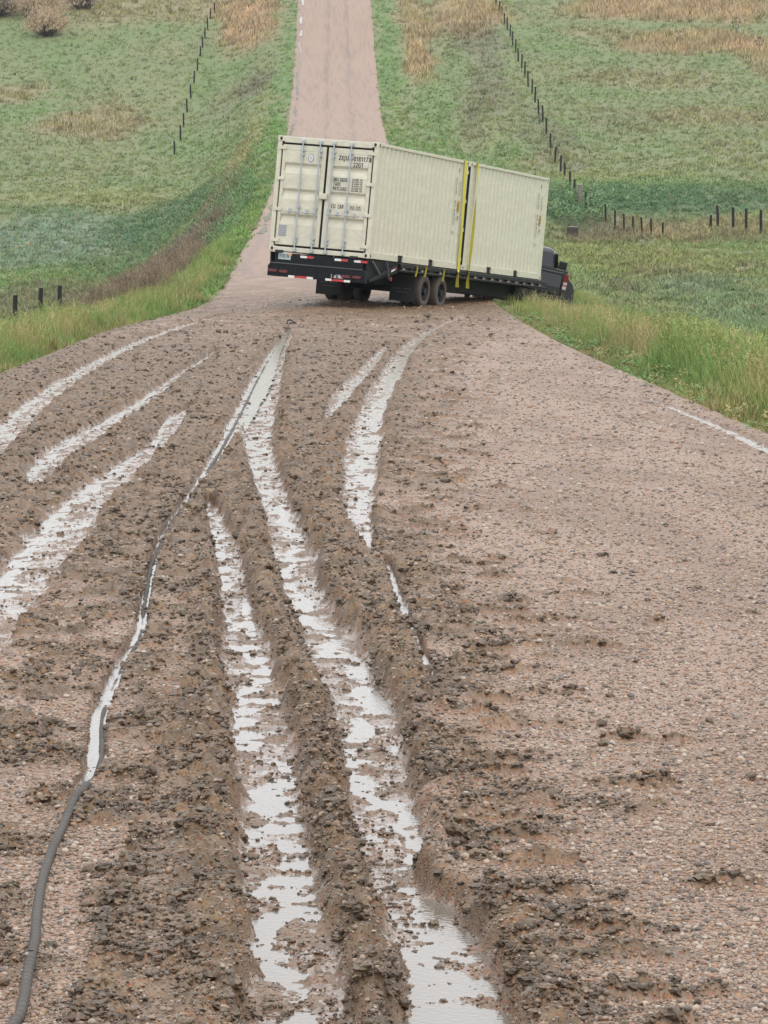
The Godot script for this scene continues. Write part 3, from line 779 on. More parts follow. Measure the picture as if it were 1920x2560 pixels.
func grass_all() -> void:
	rng.seed = 21
	var tan_head := Color(2.9, 1.65, 2.1)
	var kinds := [tuft(1, 13, 0.12, 0.019, 0.45, 0.0, tan_head, 0.45), tuft(2, 13, 0.14, 0.017, 0.3, 0.3, tan_head, 0.45), tuft(3, 12, 0.12, 0.017, 0.35, 0.75, tan_head, 0.4), tuft(4, 11, 0.18, 0.024, 0.9, 0.0, tan_head, 0.45)]
	var xs := [[], [], [], []]; var cs := [[], [], [], []]
	# tall verges either side of the near road
	for side in [1.0, -1.0]:
		for i in (26000 if side > 0 else 20000):
			var d: float = rng.randf_range(24.0, 112.0) if side > 0 else rng.randf_range(34.0, 135.0)
			var wl := lut(lut_wl, d)
			var e: float = WR if side > 0 else wl
			var out := pow(rng.randf(), 1.3) * 5.2
			var jag := 0.22 * n_mid.get_noise_2d(d * 0.35, side * 40.0)
			var u: float = side * (e + out + jag)
			var x := xc(d) + u
			if side > 0 and d > 83.0 and d < 103.0 and x > 1.9 and x < 6.2 and out > 0.1: # pressed down under trailer and truck
				if rng.randf() < 0.9: continue
			var n := n_field.get_noise_2d(x * 2.0, d * 0.8)
			var h: float = lerpf(0.13, 0.46, smoothstep(0.0, 0.9, out + n * 0.4)) * rng.randf_range(0.65, 1.25) * (1.0 + 0.75 * n_field.get_noise_2d(x * 3.0 + 15.0, d * 1.5))
			if side > 0 and d > 68.0: h *= lerpf(1.0, 0.6, smoothstep(66.0, 76.0, d) * smoothstep(0.2, 1.0, out))
			if side < 0: h *= lerpf(1.0, 0.72, smoothstep(0.8, 2.0, out))
			if side < 0 and d > 93.0 and d < 128.0 and out > 1.6 and rng.randf() < 0.8: continue
			var k := 0
			var r := rng.randf()
			if out > 0.7: k = 2 if r < 0.5 + n else (1 if r < 0.85 else 0)
			elif out > 0.3: k = 1 if r < 0.3 else 0
			else: k = 3 if r < 0.6 else 0
			var c := Color(0.14, 0.26, 0.07).lerp(Color(0.35, 0.38, 0.14), clampf(0.4 + n + rng.randf_range(-0.3, 0.3), 0.0, 1.0))
			c = c.lerp(Color(0.40, 0.275, 0.15), clampf(n_field.get_noise_2d(x * 1.1 + 9.0, d * 0.3 + 30.0) * 1.3 - 0.1, 0.0, 0.55) + (0.25 if rng.randf() < 0.1 else 0.0))
			if out < 0.35 and rng.randf() < 0.25: c = Color(0.24, 0.17, 0.09)
			var w := rng.randf_range(0.8, 1.15)
			xs[k].append(Transform3D(Basis(Vector3.UP, rng.randf() * TAU) * Basis.from_scale(Vector3(h * w, h, h * w)), Vector3(x, terrain(x, d), -d)))
			cs[k].append(c)
	for k in 4: multi("verge_grass", kinds[k], M.grass, xs[k], cs[k])
	# taller seeding stalks and broad-leaved weeds among it
	var stalk := [tuft(51, 5, 0.12, 0.008, 0.3, 1.0, Color(1.5, 1.25, 1.2), 0.3), tuft(52, 6, 0.2, 0.009, 0.5, 1.0, Color(1.2, 0.95, 0.9), 0.4)]
	xs = [[], []]; cs = [[], []]
	var wx := []; var wc := []
	for i in 5200:
		var side := 1.0 if i % 2 == 0 else -1.0
		var d: float = rng.randf_range(24.0, 83.0) if side > 0 else rng.randf_range(34.0, 112.0)
		var e: float = WR if side > 0 else lut(lut_wl, d)
		var out := 0.45 + rng.randf() * (3.2 if side > 0 else 2.0)
		if n_field.get_noise_2d(d * 1.2, out * 3.0 + side * 50.0) < -0.12: continue
		var x := xc(d) + side * (e + out)
		var h := rng.randf_range(0.4, 0.72) * (0.8 if d > 68.0 or side < 0 else 1.0)
		var t := rng.randf_range(0.75, 1.3)
		var c := Color(0.44 * t, 0.38 * t, 0.19 * t) if rng.randf() < 0.7 else Color(0.40 * t, 0.25 * t, 0.16 * t)
		xs[i / 2 % 2].append(Transform3D(Basis(Vector3.UP, rng.randf() * TAU) * Basis.from_scale(Vector3(h, h, h)), Vector3(x, terrain(x, d), -d))); cs[i / 2 % 2].append(c)
		if i % 6 == 0:
			var o2 := rng.randf_range(-0.15, 1.0); x = xc(d) + side * (e + o2); h = rng.randf_range(0.08, 0.22)
			wx.append(Transform3D(Basis(Vector3.UP, rng.randf() * TAU) * Basis.from_scale(Vector3(h, h, h) * 1.2), Vector3(x, terrain(x, d), -d)))
			wc.append(Color(0.15 * t, 0.26 * t, 0.09 * t) if rng.randf() < 0.7 else Color(0.30 * t, 0.24 * t, 0.10 * t))
	for k in 2: multi("seed_stalks", stalk[k], M.grass, xs[k], cs[k])
	multi("verge_weeds", leafy(33, 44, 0.2), M.grass, wx, wc)
	# meadow on both sides of the valley
	var low := [tuft(11, 12, 0.45, 0.035, 0.8, 0.0, tan_head, 0.35), tuft(12, 14, 0.5, 0.03, 0.5, 0.0, tan_head, 0.35), tuft(13, 12, 0.4, 0.04, 1.1, 0.0, tan_head, 0.3)]
	xs = [[], [], []]; cs = [[], [], []]
	for i in 150000:
		var d: float = 84.0 * exp(rng.randf() * 1.60)
		var x := rng.randf_range(-1.0, 1.0) * (0.1067 * d + 3.0)
		var u := x - xc(d); var wl := lut(lut_wl, d)
		var rag: float = 0.25 * n_mid.get_noise_2d(d * 0.12, signf(u) * 33.0)
		if u > -wl + rag and u < WR - rag: continue
		var off: float = max(-wl - u, u - WR)
		if d < 104.0 and x > 1.9 and x < 6.2: continue
		var c := field_color(x, d)
		if off < 4.0: c = c.lerp(Color(0.16, 0.29, 0.075), 0.8 * smoothstep(3.2, 0.8, off + n_field.get_noise_2d(x * 2.0 + 70.0, d * 0.3)))
		var dry: float = clampf((c.r - c.g) * 8.0 + 0.3, 0.0, 1.0)
		var n := n_field.get_noise_2d(x * 2.5, d * 1.1)
		if n < -0.25 and rng.randf() < 0.5: continue
		var h: float = lerpf(0.2, 0.5, dry) * rng.randf_range(0.5, 1.6) * (1.0 + d * 0.0012)
		var t: float = rng.randf_range(0.72, 1.3) * (1.0 + 0.6 * n_field.get_noise_2d(x * 5.0, d * 2.2))
		c = Color(c.r * t * rng.randf_range(0.92, 1.1), c.g * t, c.b * t * rng.randf_range(0.85, 1.1))
		if rng.randf() < 0.06: c = Color(0.34 * t, 0.27 * t, 0.17 * t)
		if rng.randf() < 0.03: c = Color(0.05, 0.075, 0.04)
		var k := 1 if dry > 0.6 else (0 if i % 2 == 0 else 2)
		xs[k].append(Transform3D(Basis(Vector3.UP, rng.randf() * TAU) * Basis.from_scale(Vector3(h * 1.3, h, h * 1.3)), Vector3(x, terrain(x, d) - 0.02, -d)))
		cs[k].append(c)
	for k in 3: multi("meadow_grass", low[k], M.grass, xs[k], cs[k])
	# green leafy weeds in the valley bottom
	var lw := [leafy(31, 46, 0.17), leafy(32, 40, 0.2)]
	xs = [[], []]; cs = [[], []]
	for p in PATCHES:
		if p[4] != "d": continue
		for i in int(p[2] * p[3] * 9.0 * p[5]):
			var a := rng.randf() * TAU; var r := sqrt(rng.randf()) * 1.15
			var x: float = p[0] + cos(a) * r * p[2]; var d: float = p[1] + sin(a) * r * p[3]
			var u := x - xc(d)
			if u > -lut(lut_wl, d) - 1.0 and u < WR + 1.0: continue
			if patch_weight("b", x, d) > 0.45: continue
			var h: float = rng.randf_range(0.3, 0.7) * (1.35 if p[5] > 0.95 else 0.9)
			var t := rng.randf_range(0.7, 1.4)
			var c := Color(0.095 * t, 0.20 * t, 0.08 * t).lerp(Color(0.26, 0.34, 0.14), rng.randf() * 0.6)
			xs[i % 2].append(Transform3D(Basis(Vector3.UP, rng.randf() * TAU) * Basis.from_scale(Vector3(h, h, h)), Vector3(x, terrain(x, d) - 0.03, -d)))
			cs[i % 2].append(c)
	for k in 2: multi("weeds", lw[k], M.grass, xs[k], cs[k])
	# dead brown stalks along the foot of the bank and round the fence lines
	var reed := tuft(41, 16, 0.22, 0.010, 0.25, 0.3, Color(1.5, 1.2, 1.0), 0.4)
	xs = []; cs = []
	for i in 9000:
		var d: float; var x: float
		if i < 6500:
			d = rng.randf_range(92.0, 128.0) if i % 5 < 3 else rng.randf_range(125.0, 250.0)
			x = (-6.9 + rng.randfn(0.0, 0.75)) if d < 128.0 else (lerpf(-8.6, -10.0, (d - 128.0) / 120.0) + rng.randfn(0.0, 1.1))
			if n_field.get_noise_2d(x * 2.0, d * 0.6) < -0.2 or (d > 140.0 and rng.randf() < 0.6): continue
		elif i < 7800:
			d = rng.randf_range(135.0, 190.0); x = rng.randf_range(-19.0, -10.5)
		else:
			d = rng.randf_range(184.0, 200.0); x = rng.randf_range(9.5, 21.0)
		var u := x - xc(d)
		if u > -lut(lut_wl, d) - 1.3 and u < 0.0: continue
		var h := rng.randf_range(0.35, 0.85) if i < 6500 else rng.randf_range(0.25, 0.5)
		if i < 6500 and d > 185.0: h *= 0.7
		var t := rng.randf_range(0.6, 1.3)
		var c := Color(0.30 * t, 0.225 * t, 0.155 * t) if rng.randf() < 0.6 else Color(0.11 * t, 0.085 * t, 0.075 * t)
		if i >= 7800 and rng.randf() < 0.6: c = Color(0.30 * t, 0.23 * t, 0.15 * t)
		xs.append(Transform3D(Basis(Vector3.UP, rng.randf() * TAU) * Basis.from_scale(Vector3(h, h, h)), Vector3(x, terrain(x, d) - 0.02, -d))); cs.append(c)
	multi("dead_stalks", reed, M.grass, xs, cs)

# ------------------------------------------------------------------ shipping container
func container(xf: Transform3D, label: String, printed: bool) -> void:
	var W := 2.438; var H := 2.591; var L := 6.058
	var t := thing("shipping_container", label, "container", xf, "containers on the trailer")
	# corner castings with their oval holes
	var cst := st(); bx(cst, Vector3.ZERO, Vector3(0.162, 0.118, 0.178), 0.008); var cm := fin(cst)
	for sx in [-1.0, 1.0]:
		for y in [0.059, H - 0.059]:
			for z in [-0.089, -L + 0.089]:
				var o := part(t, "corner_casting", cm, M.cream); o.position = Vector3(sx * (W / 2 - 0.081), y, z)
				var hs := st()
				for f in [[Vector3(0, 0, 1 if z > -1 else -1), 0.0895], [Vector3(sx, 0, 0), 0.0815]]:
					var n: Vector3 = f[0]; var r := n.cross(Vector3.UP)
					for k in 12:
						var a := TAU * k / 12; var b := TAU * (k + 1) / 12
						var e := 0.032; var g := 0.042
						for v in [n * (f[1] + 0.0005), n * (f[1] + 0.0005) + r * cos(a) * e + Vector3.UP * sin(a) * g, n * (f[1] + 0.0005) + r * cos(b) * e + Vector3.UP * sin(b) * g]: hs.add_vertex(v)
				part(o, "hole", fin(hs), M.gasket_and_shade)
	var post := box(Vector3(0.1, H - 0.236, 0.12), Vector3.ZERO, 0.01)
	for sx in [-1.0, 1.0]:
		for z in [-0.065, -L + 0.065]:
			var zz: float = z if printed and z > -1.0 else (z - 0.035 if z > -1.0 else z + 0.035)
			part(t, "corner_post", post, M.cream).position = Vector3(sx * (W / 2 - 0.051), H / 2, zz)
		part(t, "top_rail", box(Vector3(0.06, 0.065, L - 0.356), Vector3(sx * (W / 2 - 0.031), H - 0.036, -L / 2)), M.cream)
		# bottom rail in three lengths, forklift pockets between them
		var br := st()
		var cuts := [0.178, 1.83, 2.19, 3.87, 4.23, L - 0.178]
		for k in 3: bx(br, Vector3(sx * (W / 2 - 0.03), 0.08, -(cuts[2 * k] + cuts[2 * k + 1]) / 2), Vector3(0.05, 0.15, cuts[2 * k + 1] - cuts[2 * k] - 0.002), 0.006)
		part(t, "bottom_rail", fin(br), M.cream)
		for k in 2: part(t, "forklift_pocket", box(Vector3(0.04, 0.13, 0.36), Vector3(sx * (W / 2 - 0.08), 0.075, -(cuts[2 * k + 1] + cuts[2 * k + 2]) / 2)), M.gasket_and_shade)
		part(t, "side_panel", corrugated(sx, W, H, L), M.cream)
	part(t, "roof", box(Vector3(W - 0.13, 0.025, L - 0.26), Vector3(0, H - 0.028, -L / 2)), M.cream)
	part(t, "floor_pan", box(Vector3(W - 0.16, 0.03, L - 0.3), Vector3(0, 0.12, -L / 2)), M.gasket_and_shade)
	part(t, "front_panel", box(Vector3(W - 0.2, H - 0.3, 0.03), Vector3(0, H / 2, -L + 0.06)), M.cream)
	part(t, "front_sill", box(Vector3(W - 0.324, 0.12, 0.08), Vector3(0, 0.065, -L + 0.05)), M.cream)
	part(t, "front_header", box(Vector3(W - 0.324, 0.11, 0.08), Vector3(0, H - 0.06, -L + 0.05)), M.cream)
	part(t, "header", box(Vector3(W - 0.324, 0.135, 0.1), Vector3(0, H - 0.075, -0.055), 0.008), M.cream)
	part(t, "sill", box(Vector3(W - 0.324, 0.105, 0.1), Vector3(0, 0.056, -0.055), 0.008), M.cream)
	part(t, "door_gasket", box(Vector3(W - 0.2, H - 0.24, 0.02), Vector3(0, H / 2, -0.075)), M.gasket_and_shade)
	for sx in [-1.0, 1.0]: door(t, sx, printed)
	part(t, "lock_box", box(Vector3(0.185, 0.13, 0.075), Vector3(0.0, 1.30, 0.022), 0.012), M.cream)
	if not printed:  # added dark strips on the rear posts, shade of the gap between containers
		for sx in [-1.0, 1.0]: part(t, "gap_shade_strip", box(Vector3(0.098, H - 0.26, 0.02), Vector3(sx * (W / 2 - 0.051), H / 2, -0.028), 0.003), M.gasket_and_shade)
	if printed:
		var pl := part(t, "placard", box(Vector3(0.19, 0.25, 0.004), Vector3(-0.93, 0.47, -0.014), 0.001), M.placard)
		for k in 4: part(pl, "placard_line", box(Vector3(0.15, 0.014, 0.002), Vector3(-0.93, 0.55 - k * 0.05, -0.0112), 0.0005), M.pale)
		var em := part(t, "emblem", disc(0.062, 0.09, 0.004), M.blue); em.position = Vector3(-0.385, 2.14, -0.012)
		var e2 := part(em, "emblem_field", disc(0.048, 0.074, 0.002), M.white); e2.position = Vector3(0, 0, 0.0035)
		var e3 := part(em, "emblem_mark", disc(0.012, 0.04, 0.002), M.blue); e3.position = Vector3(0, 0, 0.006)
	# number, size code and warning label down the side near the front end, one character below the other
	var side := Basis(Vector3(0, 0, -1), Vector3.UP, Vector3.RIGHT)
	var row := ["Z", "X", "J", "U", " ", "0", "1", "8", "1", "1", "7", " ", "8"]
	for k in row.size():
		if row[k] != " ": text(t, row[k], Vector3(W / 2 - 0.012, 2.12 - k * 0.105, -L + 0.72), 0.075, 0.042, M.ink, side)
	var row2 := ["2", "2", "G", "1"]
	for k in 4: text(t, row2[k], Vector3(W / 2 - 0.012, 2.06 - k * 0.1, -L + 0.46), 0.07, 0.04, M.ink, side)
	part(t, "height_label", box(Vector3(0.004, 0.26, 0.1), Vector3(W / 2 - 0.010, 1.5, -L + 0.45), 0.001), M.decal)
	text(t, "2.6m", Vector3(W / 2 - 0.007, 1.4, -L + 0.455), 0.055, 0.2, M.ink, Basis(Vector3.UP, Vector3(0, 0, 1), Vector3.RIGHT))
	text(t, "P", Vector3(W / 2 - 0.012, 1.2, -L + 0.47), 0.12, 0.055, M.ink, side)
	text(t, "▼", Vector3(W / 2 - 0.012, 2.32, -L + 0.63), 0.06, 0.05, M.ink, side)

func disc(rx: float, ry: float, thick: float) -> ArrayMesh:
	var s := st(); var n := 24
	for k in n:
		var a := TAU * k / n; var b := TAU * (k + 1) / n
		var p := Vector3(cos(a) * rx, sin(a) * ry, 0); var q := Vector3(cos(b) * rx, sin(b) * ry, 0); var z := Vector3(0, 0, thick)
		for v in [z, q + z, p + z]: s.add_vertex(v)
		quad(s, p, p + z, q + z, q)
	return fin(s)

func corrugated(sx: float, W: float, H: float, L: float) -> ArrayMesh:
	var s := st(); var x0 := W / 2 - 0.016; var dep := 0.034
	var y0 := 0.155; var y1 := H - 0.07
	var pts := [[-0.12, 0.0]]
	var z := 0.2; var pitch := 0.2755; var n := 20
	for k in n + 1:
		var a := 0.25 + k * pitch
		pts.append_array([[-(a), 0.0], [-(a + 0.068), dep], [-(a + 0.068 + 0.07), dep], [-(a + 0.206), 0.0]])
		if a + pitch + 0.21 > L - 0.12: break
	pts.append([-(L - 0.12), 0.0])
	for k in pts.size() - 1:
		var a := Vector3(sx * (x0 - pts[k][1]), y0, pts[k][0]); var b := Vector3(sx * (x0 - pts[k + 1][1]), y0, pts[k + 1][0])
		var up := Vector3(0, y1 - y0, 0)
		if sx > 0: quad(s, a, b, b + up, a + up)
		else: quad(s, b, a, a + up, b + up)
	return fin(s)

func door(t: Node3D, sx: float, printed: bool) -> void:
	var H := 2.591
	var xa := 0.028; var xb := 1.085      # inner and outer edge of the leaf
	var y0 := 0.155; var y1 := 2.405
	var s := st()
	# leaf: a flat skin with three pressed troughs
	var prof := [[y0, 0.0]]
	for g in [[0.62, 0.86], [1.19, 1.43], [1.77, 2.01]]:
		prof.append_array([[g[0], 0.0], [g[0] + 0.13, -0.036], [g[1] - 0.06, -0.036], [g[1], 0.0]])
	prof.append([y1, 0.0])
	var fx0 := xa + 0.1; var fx1 := xb - 0.08
	for k in prof.size() - 1:
		var P := func(x, j): return Vector3(sx * x, prof[j][0], -0.016 + prof[j][1])
		var a = P.call(fx0, k); var b = P.call(fx1, k); var c = P.call(fx1, k + 1); var d = P.call(fx0, k + 1)
		if sx > 0: quad(s, d, c, b, a)
		else: quad(s, a, b, c, d)
	# ends of the troughs
	for x in [fx0, fx1]:
		for k in range(1, prof.size() - 1, 4):
			var q := []
			for j in 4: q.append(Vector3(sx * x, prof[k + j][0], -0.016 + prof[k + j][1]))
			quad(s, q[0], q[1], q[2], q[3])
	bx(s, Vector3(sx * (xa + fx0) / 2, (y0 + y1) / 2, -0.03), Vector3(fx0 - xa, y1 - y0, 0.032), 0.006)
	bx(s, Vector3(sx * (xb + fx1) / 2, (y0 + y1) / 2, -0.03), Vector3(xb - fx1, y1 - y0, 0.032), 0.006)
	bx(s, Vector3(sx * (fx0 + fx1) / 2, y0 + 0.035, -0.029), Vector3(fx1 - fx0, 0.07, 0.034), 0.006)
	bx(s, Vector3(sx * (fx0 + fx1) / 2, y1 - 0.06, -0.029), Vector3(fx1 - fx0, 0.12, 0.034), 0.006)
	var leaf := part(t, "door", fin(s), M.cream)
	for y in [2.33, 1.64, 0.95, 0.25]:
		var hs := st()
		bx(hs, Vector3(sx * (xb + 0.0), y, -0.002), Vector3(0.2, 0.075, 0.022), 0.006)
		tube(hs, [Vector3(sx * (xb + 0.075), y - 0.05, 0.0), Vector3(sx * (xb + 0.075), y + 0.05, 0.0)], 0.016, 8)
		part(leaf, "hinge", fin(hs), M.cream)
	for xr in [0.165, 0.585]:
		var rs := st(); var x: float = sx * xr
		tube(rs, [Vector3(x, 0.06, 0.035), Vector3(x, H - 0.09, 0.035)], 0.0175, 10)
		part(leaf, "lock_rod", fin(rs), M.galv)
		for y in [2.30, 2.20, 1.02, 0.33, 0.24]:
			part(leaf, "rod_bracket", box(Vector3(0.09, 0.045, 0.05), Vector3(x, y, 0.012), 0.006), M.galv)
		for y in [0.06, H - 0.09]:
			part(leaf, "cam", box(Vector3(0.075, 0.075, 0.05), Vector3(x, y, 0.022), 0.008), M.galv)
		var dirx := -1.0 if sx < 0 else 1.0
		var hd := st()
		bx(hd, Vector3(x, 0.92, 0.045), Vector3(0.055, 0.075, 0.05), 0.01)
		tube(hd, [Vector3(x, 0.92, 0.06), Vector3(x + dirx * 0.1, 0.905, 0.065), Vector3(x + dirx * 0.34, 0.915, 0.055)], 0.011, 8)
		part(leaf, "handle", fin(hd), M.galv)
		part(leaf, "handle_catch", box(Vector3(0.04, 0.10, 0.05), Vector3(x + dirx * 0.2, 0.935, 0.03), 0.008), M.galv)
	if printed and sx > 0:
		var z := -0.0125
		text(leaf, "ZXJU", Vector3(0.285, 2.19, z), 0.105, 0.235, M.ink)
		text(leaf, "018117", Vector3(0.645, 2.19, z), 0.105, 0.345, M.ink)
		text(leaf, "8", Vector3(1.02, 2.19, 0.0), 0.105, 0.055, M.ink)
		text(leaf, "22G1", Vector3(0.645, 2.055, z), 0.105, 0.225, M.ink)
		text(leaf, "MAX", Vector3(0.205, 1.70, z), 0.085, 0.125, M.ink); text(leaf, "GROSS", Vector3(0.35, 1.70, z), 0.085, 0.185, M.ink)
		text(leaf, "TARE", Vector3(0.205, 1.60, z), 0.085, 0.175, M.ink)
		text(leaf, "PAYLOAD", Vector3(0.205, 1.50, z), 0.085, 0.32, M.ink)
		var y := 1.725
		for w in ["30.480 KG", "67.200 LB", "2.180 KG", "4.810 LB", "28.300 KG", "62.390 LB"]:
			var wu: PackedStringArray = w.split(" ")
			text(leaf, wu[0], Vector3(0.65, y, z), 0.036, 0.165, M.ink); text(leaf, wu[1], Vector3(0.84, y, z), 0.036, 0.06, M.ink); y -= 0.05
		text(leaf, "CU", Vector3(0.205, 1.10, z), 0.09, 0.095, M.ink); text(leaf, "CAP", Vector3(0.355, 1.10, z), 0.09, 0.14, M.ink)
		text(leaf, "33.2", Vector3(0.65, 1.12, z), 0.038, 0.1, M.ink); text(leaf, "CU.M", Vector3(0.79, 1.12, z), 0.038, 0.11, M.ink)
		text(leaf, "1.172", Vector3(0.65, 1.07, z), 0.038, 0.115, M.ink); text(leaf, "CU.FT", Vector3(0.79, 1.07, z), 0.038, 0.125, M.ink)

# ------------------------------------------------------------------ trailer
func wheel(parent: Node3D, called: String, c: Vector3, r: float, w: float, outer: float, rim_mat: Material) -> void:
	var s := st(); s.set_smooth_group(0)
	lathe_x(s, c, [[-w / 2, r * 0.62], [-w / 2, r * 0.9], [-w * 0.4, r * 0.985], [-w * 0.2, r], [w * 0.2, r], [w * 0.4, r * 0.985], [w / 2, r * 0.9], [w / 2, r * 0.62], [w * 0.3, r * 0.58], [-w * 0.3, r * 0.58], [-w / 2, r * 0.62]], 32)
	var ty := part(parent, called, fin(s), M.mudtyre)
	var q := st()
	lathe_x(q, c, [[outer * w * 0.46, r * 0.62], [outer * w * 0.40, r * 0.56], [outer * w * 0.12, r * 0.5], [outer * w * 0.02, r * 0.3], [outer * w * 0.30, r * 0.24], [outer * w * 0.32, 0.001]], 24)
	for k in 8:
		var a := TAU * k / 8
		bx(q, c + Vector3(outer * w * 0.06, cos(a) * r * 0.38, sin(a) * r * 0.38), Vector3(0.03, 0.03, 0.03), 0.004)
	part(ty, "rim", fin(q), rim_mat)

func tape(parent: Node3D, a: Vector3, size: float, n_white: int, n_red: int, n_white2 := 0, b := Basis.IDENTITY) -> void:
	var x := 0.0
	for seg in [[n_white, M.white], [n_red, M.red], [n_white2, M.white]]:
		if seg[0] == 0: continue
		var w: float = size * seg[0]
		part(parent, "reflective_tape", box(Vector3(w, 0.05, 0.003), Vector3(w / 2, 0, 0), 0.001), seg[1]).transform = Transform3D(b, a + b * Vector3(x, 0, 0))
		x += w

func trailer(xf: Transform3D) -> void:
	var t := thing("flatbed_trailer", "black gooseneck flatbed trailer jackknifed across the muddy road", "trailer", xf)
	# z is back; forward distance f -> z = -f
	part(t, "rear_beam", box(Vector3(2.14, 0.27, 0.14), Vector3(0.04, -0.165, -0.02), 0.01), M.black)
	var bp := st()
	bx(bp, Vector3(0.03, -0.44, 0.05), Vector3(2.36, 0.25, 0.16), 0.012)
	bx(bp, Vector3(0.03, -0.30, 0.03), Vector3(2.3, 0.05, 0.2), 0.01)
	part(t, "bumper", fin(bp), M.black)
	for k in 5: part(t, "bumper_rib", box(Vector3(0.03, 0.2, 0.02), Vector3(-0.9 + k * 0.45, -0.43, 0.14), 0.004), M.black2)
	part(t, "step_edge", box(Vector3(2.2, 0.022, 0.05), Vector3(0.03, -0.264, 0.105), 0.004), M.rail)
	for sx in [-1.0, 1.0]:
		part(t, "tail_light", box(Vector3(0.2, 0.06, 0.02), Vector3(sx * 1.02, -0.44, 0.14), 0.006), M.dimred)
		part(t, "tail_light", box(Vector3(0.2, 0.06, 0.02), Vector3(sx * 0.76, -0.445, 0.14), 0.006), M.dimred)
		part(t, "twist_lock", box(Vector3(0.17, 0.06, 0.1), Vector3(sx * (0.93 if sx < 0 else 0.87), 0.0, 0.05), 0.008), M.dark)
	var lp := part(t, "licence_plate", box(Vector3(0.3, 0.155, 0.006), Vector3(-0.79, -0.10, 0.055), 0.002), M.plate)
	text(lp, "E1057N", Vector3(-0.91, -0.10, 0.0585), 0.075, 0.23, M.ink)
	part(t, "plate_sticker", box(Vector3(0.05, 0.05, 0.004), Vector3(-0.64, -0.055, 0.058), 0.001), M.amber)
	for x in [-0.41, 0.42, 0.89]: tape(t, Vector3(x, -0.085, 0.0525), 0.16, 1, 1)
	tape(t, Vector3(-0.63, -0.545, 0.1325), 0.15, 1, 2, 1)
	tape(t, Vector3(0.27, -0.545, 0.1325), 0.15, 1, 2, 1)
	text(t, "Load", Vector3(0.40, -0.46, 0.131), 0.075, 0.13, M.white, Basis.IDENTITY, true); text(t, "Max", Vector3(0.56, -0.46, 0.131), 0.075, 0.13, M.white, Basis.IDENTITY, true)
	# dovetail sides, ramp arms
	for sx in [-1.0, 1.0]:
		var s := st()
		for q in [[Vector3(0, -0.02, 0), Vector3(0, -0.02, -2.05), Vector3(0, -0.24, -2.05), Vector3(0, -0.56, -0.1)]]:
			var a: Vector3 = q[0] + Vector3(sx * 1.13, 0, 0); var b: Vector3 = q[1] + Vector3(sx * 1.13, 0, 0); var c: Vector3 = q[2] + Vector3(sx * 1.13, 0, 0); var d: Vector3 = q[3] + Vector3(sx * 1.13, 0, 0)
			quad(s, a, b, c, d); var o := Vector3(sx * 0.04, 0, 0); quad(s, a + o, d + o, c + o, b + o)
			for e in [[a, b], [b, c], [c, d], [d, a]]: quad(s, e[0], e[0] + o, e[1] + o, e[1])
		part(t, "dovetail_side", fin(s), M.black)
		var rs := st()
		bar(rs, Vector3(sx * 1.2, -0.50, -0.15), Vector3(sx * 1.22, -0.10, -1.75), 0.04, 0.07)
		part(t, "ramp_arm", fin(rs), M.black2)
		var r2 := st()
		bar(r2, Vector3(sx * 1.22, -0.05, -0.25), Vector3(sx * 1.22, -0.32, -0.75), 0.03, 0.05)
		part(t, "ramp_arm", fin(r2), M.rail)
		var r3 := st()
		bar(r3, Vector3(sx * 1.23, -0.02, -1.1), Vector3(sx * 1.23, -0.42, -1.35), 0.03, 0.04)
		part(t, "ramp_arm", fin(r3), M.rail)
		part(t, "ramp_tape", box(Vector3(0.004, 0.04, 0.22), Vector3(sx * 1.25, -0.2, -1.5), 0.001, Basis(Vector3.RIGHT, 0.25)), M.white)
		part(t, "ramp_tape", box(Vector3(0.004, 0.04, 0.12), Vector3(sx * 1.25, -0.158, -1.67), 0.001, Basis(Vector3.RIGHT, 0.25)), M.red)
		part(t, "marker_lamp", box(Vector3(0.02, 0.09, 0.04), Vector3(sx * 1.24, -0.4, -1.45), 0.006), M.red)
		# deck edge, rub rail with stake pockets between
		part(t, "deck_channel", box(Vector3(0.06, 0.20, 10.6), Vector3(sx * 1.14, -0.115, -7.3), 0.006), M.black2)
		part(t, "deck_lip", box(Vector3(0.05, 0.016, 10.6), Vector3(sx * 1.20, -0.028, -7.3), 0.003), M.rail)
		part(t, "rub_rail", box(Vector3(0.012, 0.062, 10.6), Vector3(sx * 1.236, -0.078, -7.3), 0.003), M.black2)
		part(t, "rub_rail_edge", box(Vector3(0.02, 0.014, 10.6), Vector3(sx * 1.232, -0.172, -7.3), 0.003), M.rail)
		for k in 17:
			var z := -2.15 - k * 0.62
			part(t, "stake_pocket", box(Vector3(0.055, 0.13, 0.085), Vector3(sx * 1.2, -0.1, z), 0.005), M.dark)
			if k % 2 == 0 or k > 8:
				part(t, "reflective_tape", box(Vector3(0.003, 0.045, 0.16), Vector3(sx * 1.1745, -0.135, z - 0.2), 0.001), M.white)
				part(t, "reflective_tape", box(Vector3(0.003, 0.045, 0.16), Vector3(sx * 1.1745, -0.135, z - 0.37), 0.001), M.dimred)
		# main beam, axles' hangers, mud flap
		part(t, "main_beam", box(Vector3(0.14, 0.32, 10.4), Vector3(sx * 0.48, -0.38, -7.4), 0.008), M.black)
		part(t, "spring_hanger", box(Vector3(0.08, 0.22, 2.6), Vector3(sx * 0.5, -0.55, -4.45), 0.01), M.black)
		var fl := part(t, "mud_flap", box(Vector3(0.62, 0.62, 0.012), Vector3(sx * 0.92, -0.56, -3.08), 0.003), M.rubber)
		text(fl, "LOAD", Vector3(sx * 0.92 - 0.22, -0.58, -3.07), 0.035, 0.2, M.rail); text(fl, "MAX", Vector3(sx * 0.92 + 0.04, -0.58, -3.07), 0.035, 0.17, M.rail)
		text(fl, "TRAILERS", Vector3(sx * 0.92 - 0.16, -0.66, -3.07), 0.03, 0.32, M.rail)
